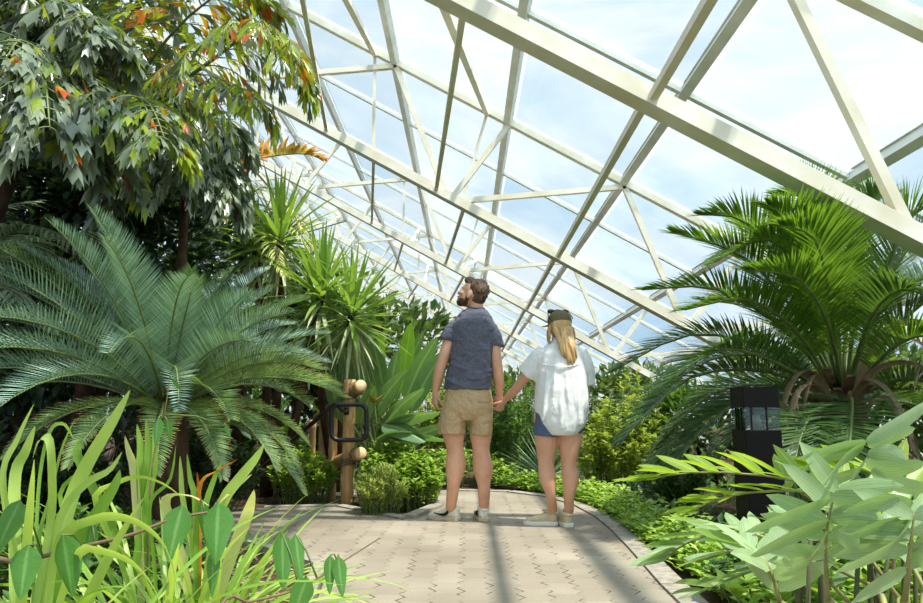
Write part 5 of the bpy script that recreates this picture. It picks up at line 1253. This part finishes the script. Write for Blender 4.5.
for sg in (-1, 1):
    for i in range(6):
        st_ = wc + s_ * (.078 * sg) - u_ * .01 + f_ * rs.uniform(-.05, .01); e_ = st_ - u_ * rs.uniform(.09, .15) + s_ * (.01 * sg) - f_ * .02
        tube(b, spline([st_, st_.lerp(e_, .5) + s_ * (.012 * sg), e_], 6), [.012, .013, .012, .010, .007, .003], 6)
b.build('hair', M_blond, wom, wo)
# cap with strap and sunglasses
b = MB(); ellipsoid(b, wc + u_ * .035 - f_ * .006, (.090, .104, .085), M3, 22, 16)
for v_i, v_ in enumerate(b.v):
    q = v_ - (wc - u_ * .012)
    if q.dot(u_) < 0: b.v[v_i] = v_ - u_ * q.dot(u_) * .96
cap = b.build('cap', M_capm, wom, wo)
b = MB(); vs = []; 
for t in range(13):
    a = R(-62 + 124 * t / 12)
    for r_, z_ in ((.098, .012), (.165 - .02 * abs(math.sin(a)), .0)): vs.append(wc + f_ * (math.cos(a) * r_) + s_ * (math.sin(a) * r_ * .92) + u_ * (z_ + .012 - .015 * math.sin(a) ** 2))
vs += [v - u_ * .004 for v in vs]
b.add(vs, [(2 * i, 2 * i + 2, 2 * i + 3, 2 * i + 1) for i in range(12)] + [(26 + 2 * i, 27 + 2 * i, 29 + 2 * i, 28 + 2 * i) for i in range(12)] + [(2 * i + 1, 2 * i + 3, 29 + 2 * i, 27 + 2 * i) for i in range(12)])
b.build('brim', M_capm, cap, wo)
b = MB(); tube(b, [wc - f_ * .100 * math.cos(a) + s_ * .083 * math.sin(a) + u_ * .000 for a in [R(-55 + 11 * i) for i in range(11)]], (.004, .011), 6); b.build('strap', M_band, cap, wo)
b = MB()
for sg in (-1, 1):
    ellipsoid(b, wc + s_ * (.055 * sg) + u_ * .112 + f_ * .028, (.030, .016, .018), M3, 12, 8)
    tube(b, [wc + s_ * (.082 * sg) + u_ * .104 + f_ * .02, wc + s_ * (.092 * sg) + u_ * .068 - f_ * .02, wc + s_ * (.088 * sg) + u_ * .05 - f_ * .05], .004, 6)
tube(b, [wc - s_ * .03 + u_ * .120 + f_ * .03, wc + u_ * .125 + f_ * .03, wc + s_ * .03 + u_ * .120 + f_ * .03], .005, 6)
b.build('sunglasses', M_sung, wom, wo)
# shirt
b = MB()
loft(b, ringset([(435, 547, 576, .135, .0), (431, 542, 581, .150, 0), (423, 537, 586, .162, 0), (408, 534.5, 588.5, .168, 0), (392, 535, 588.5, .166, 0), (376, 536, 587.5, .158, 0), (364, 537, 586.5, .150, 0), (354, 538.5, 584.5, .136, 0), (347, 544, 579, .11, 0), (342, 550, 573.5, .085, 0), (338.5, 553.5, 570, .07, 0)][::-1]))
limb(b, [Q(546, 354), Q(538, 361, .02), Q(531, 370, .045), Q(527.5, 374.5, .06)], [.080, .082, .082, .083], 16, flat=True)
limb(b, [Q(577, 354), Q(583, 365, .0), Q(586, 378, .01), Q(586.5, 386, .01)], [.080, .078, .068, .062], 16, flat=True)
for x0, x1, y0, y1, dy in ((556, 552, 366, 405, -.162), (566, 569, 366, 415, -.166), (576, 580, 372, 425, -.150), (547, 543, 372, 420, -.150), (561, 561, 380, 428, -.166)):
    limb(b, [Q(x0, y0, dy + .02), Q((x0 + x1) / 2, (y0 + y1) / 2, dy), Q(x1, y1, dy + .01)], [.008, .013, .010], 8)
shirt = solid(b, 'shirt', M_linen, wom, wo, .008, 4, disp=.012, dscale=.09)
b = MB(); tube(b, spline([Q(543, 364, -.118), Q(552, 366, -.156), Q(562, 366.5, -.163), Q(572, 366, -.156), Q(582, 363, -.110)], 14), .0045, 6); b.build('yoke_seam', M_linen, shirt, wo)
b = MB(); tube(b, [Q(561.5, 339) + V((math.cos(t) * .066, math.sin(t) * .066, .010 * math.sin(t))) for t in [k * 2 * math.pi / 20 for k in range(21)]], (.008, .018), 8, caps=False); b.build('collar', M_linen, shirt, wo)
# shorts
b = MB()
loft(b, ringset([(404, 541, 580, .13, 0), (418, 537.5, 582.5, .142, 0), (426, 537, 583, .128, 0), (430, 541, 579, .10, 0)]))
limb(b, [Q(547, 412), Q(546.5, 426), Q(546, 436)], [(.092, .118), (.094, .112), (.090, .106)], 18, side=V((1, 0, 0)), flat=True)
limb(b, [Q(571, 412), Q(570.5, 426), Q(570, 432)], [(.092, .118), (.094, .112), (.090, .106)], 18, side=V((1, 0, 0)), flat=True)
solid(b, 'denim_shorts', M_denim, wom, wo, .008, 3, disp=.006, dscale=.05)
shoe(wom, (Q(560, 522, -.05).x, WY + .10, 0), (-.9, .1), .245, .09, M_canv, M_wsole, wo)
shoe(wom, (Q(570.5, 522, -.05).x, WY - .0, 0), (-.22, .97), .245, .09, M_canv, M_wsole, wo)

# ---------------------------------------------------------------- repeats share a group
GROUPS = {'fishtail_palm': 'fishtail palms at the upper left', 'evergreen_tree': 'dark evergreen trees at the left', 'yucca': 'yuccas above the paddle leaves', 'herb_bush': 'herb bushes in the bed by the bamboo posts',
          'shrub': 'shrubs along the planting beds', 'broadleaf_tree': 'trees closing the view', 'strap_leaf_plant': 'strap-leaved plants at the lower left', 'low_plant': 'low leafy plants in the beds', 'climbing_vine': 'vine twigs at the lower left', 'person': 'couple holding hands'}
for o in bpy.context.scene.objects:
    if o.parent is None and 'label' in o and o.name.split('.')[0] in GROUPS: o['group'] = GROUPS[o.name.split('.')[0]]
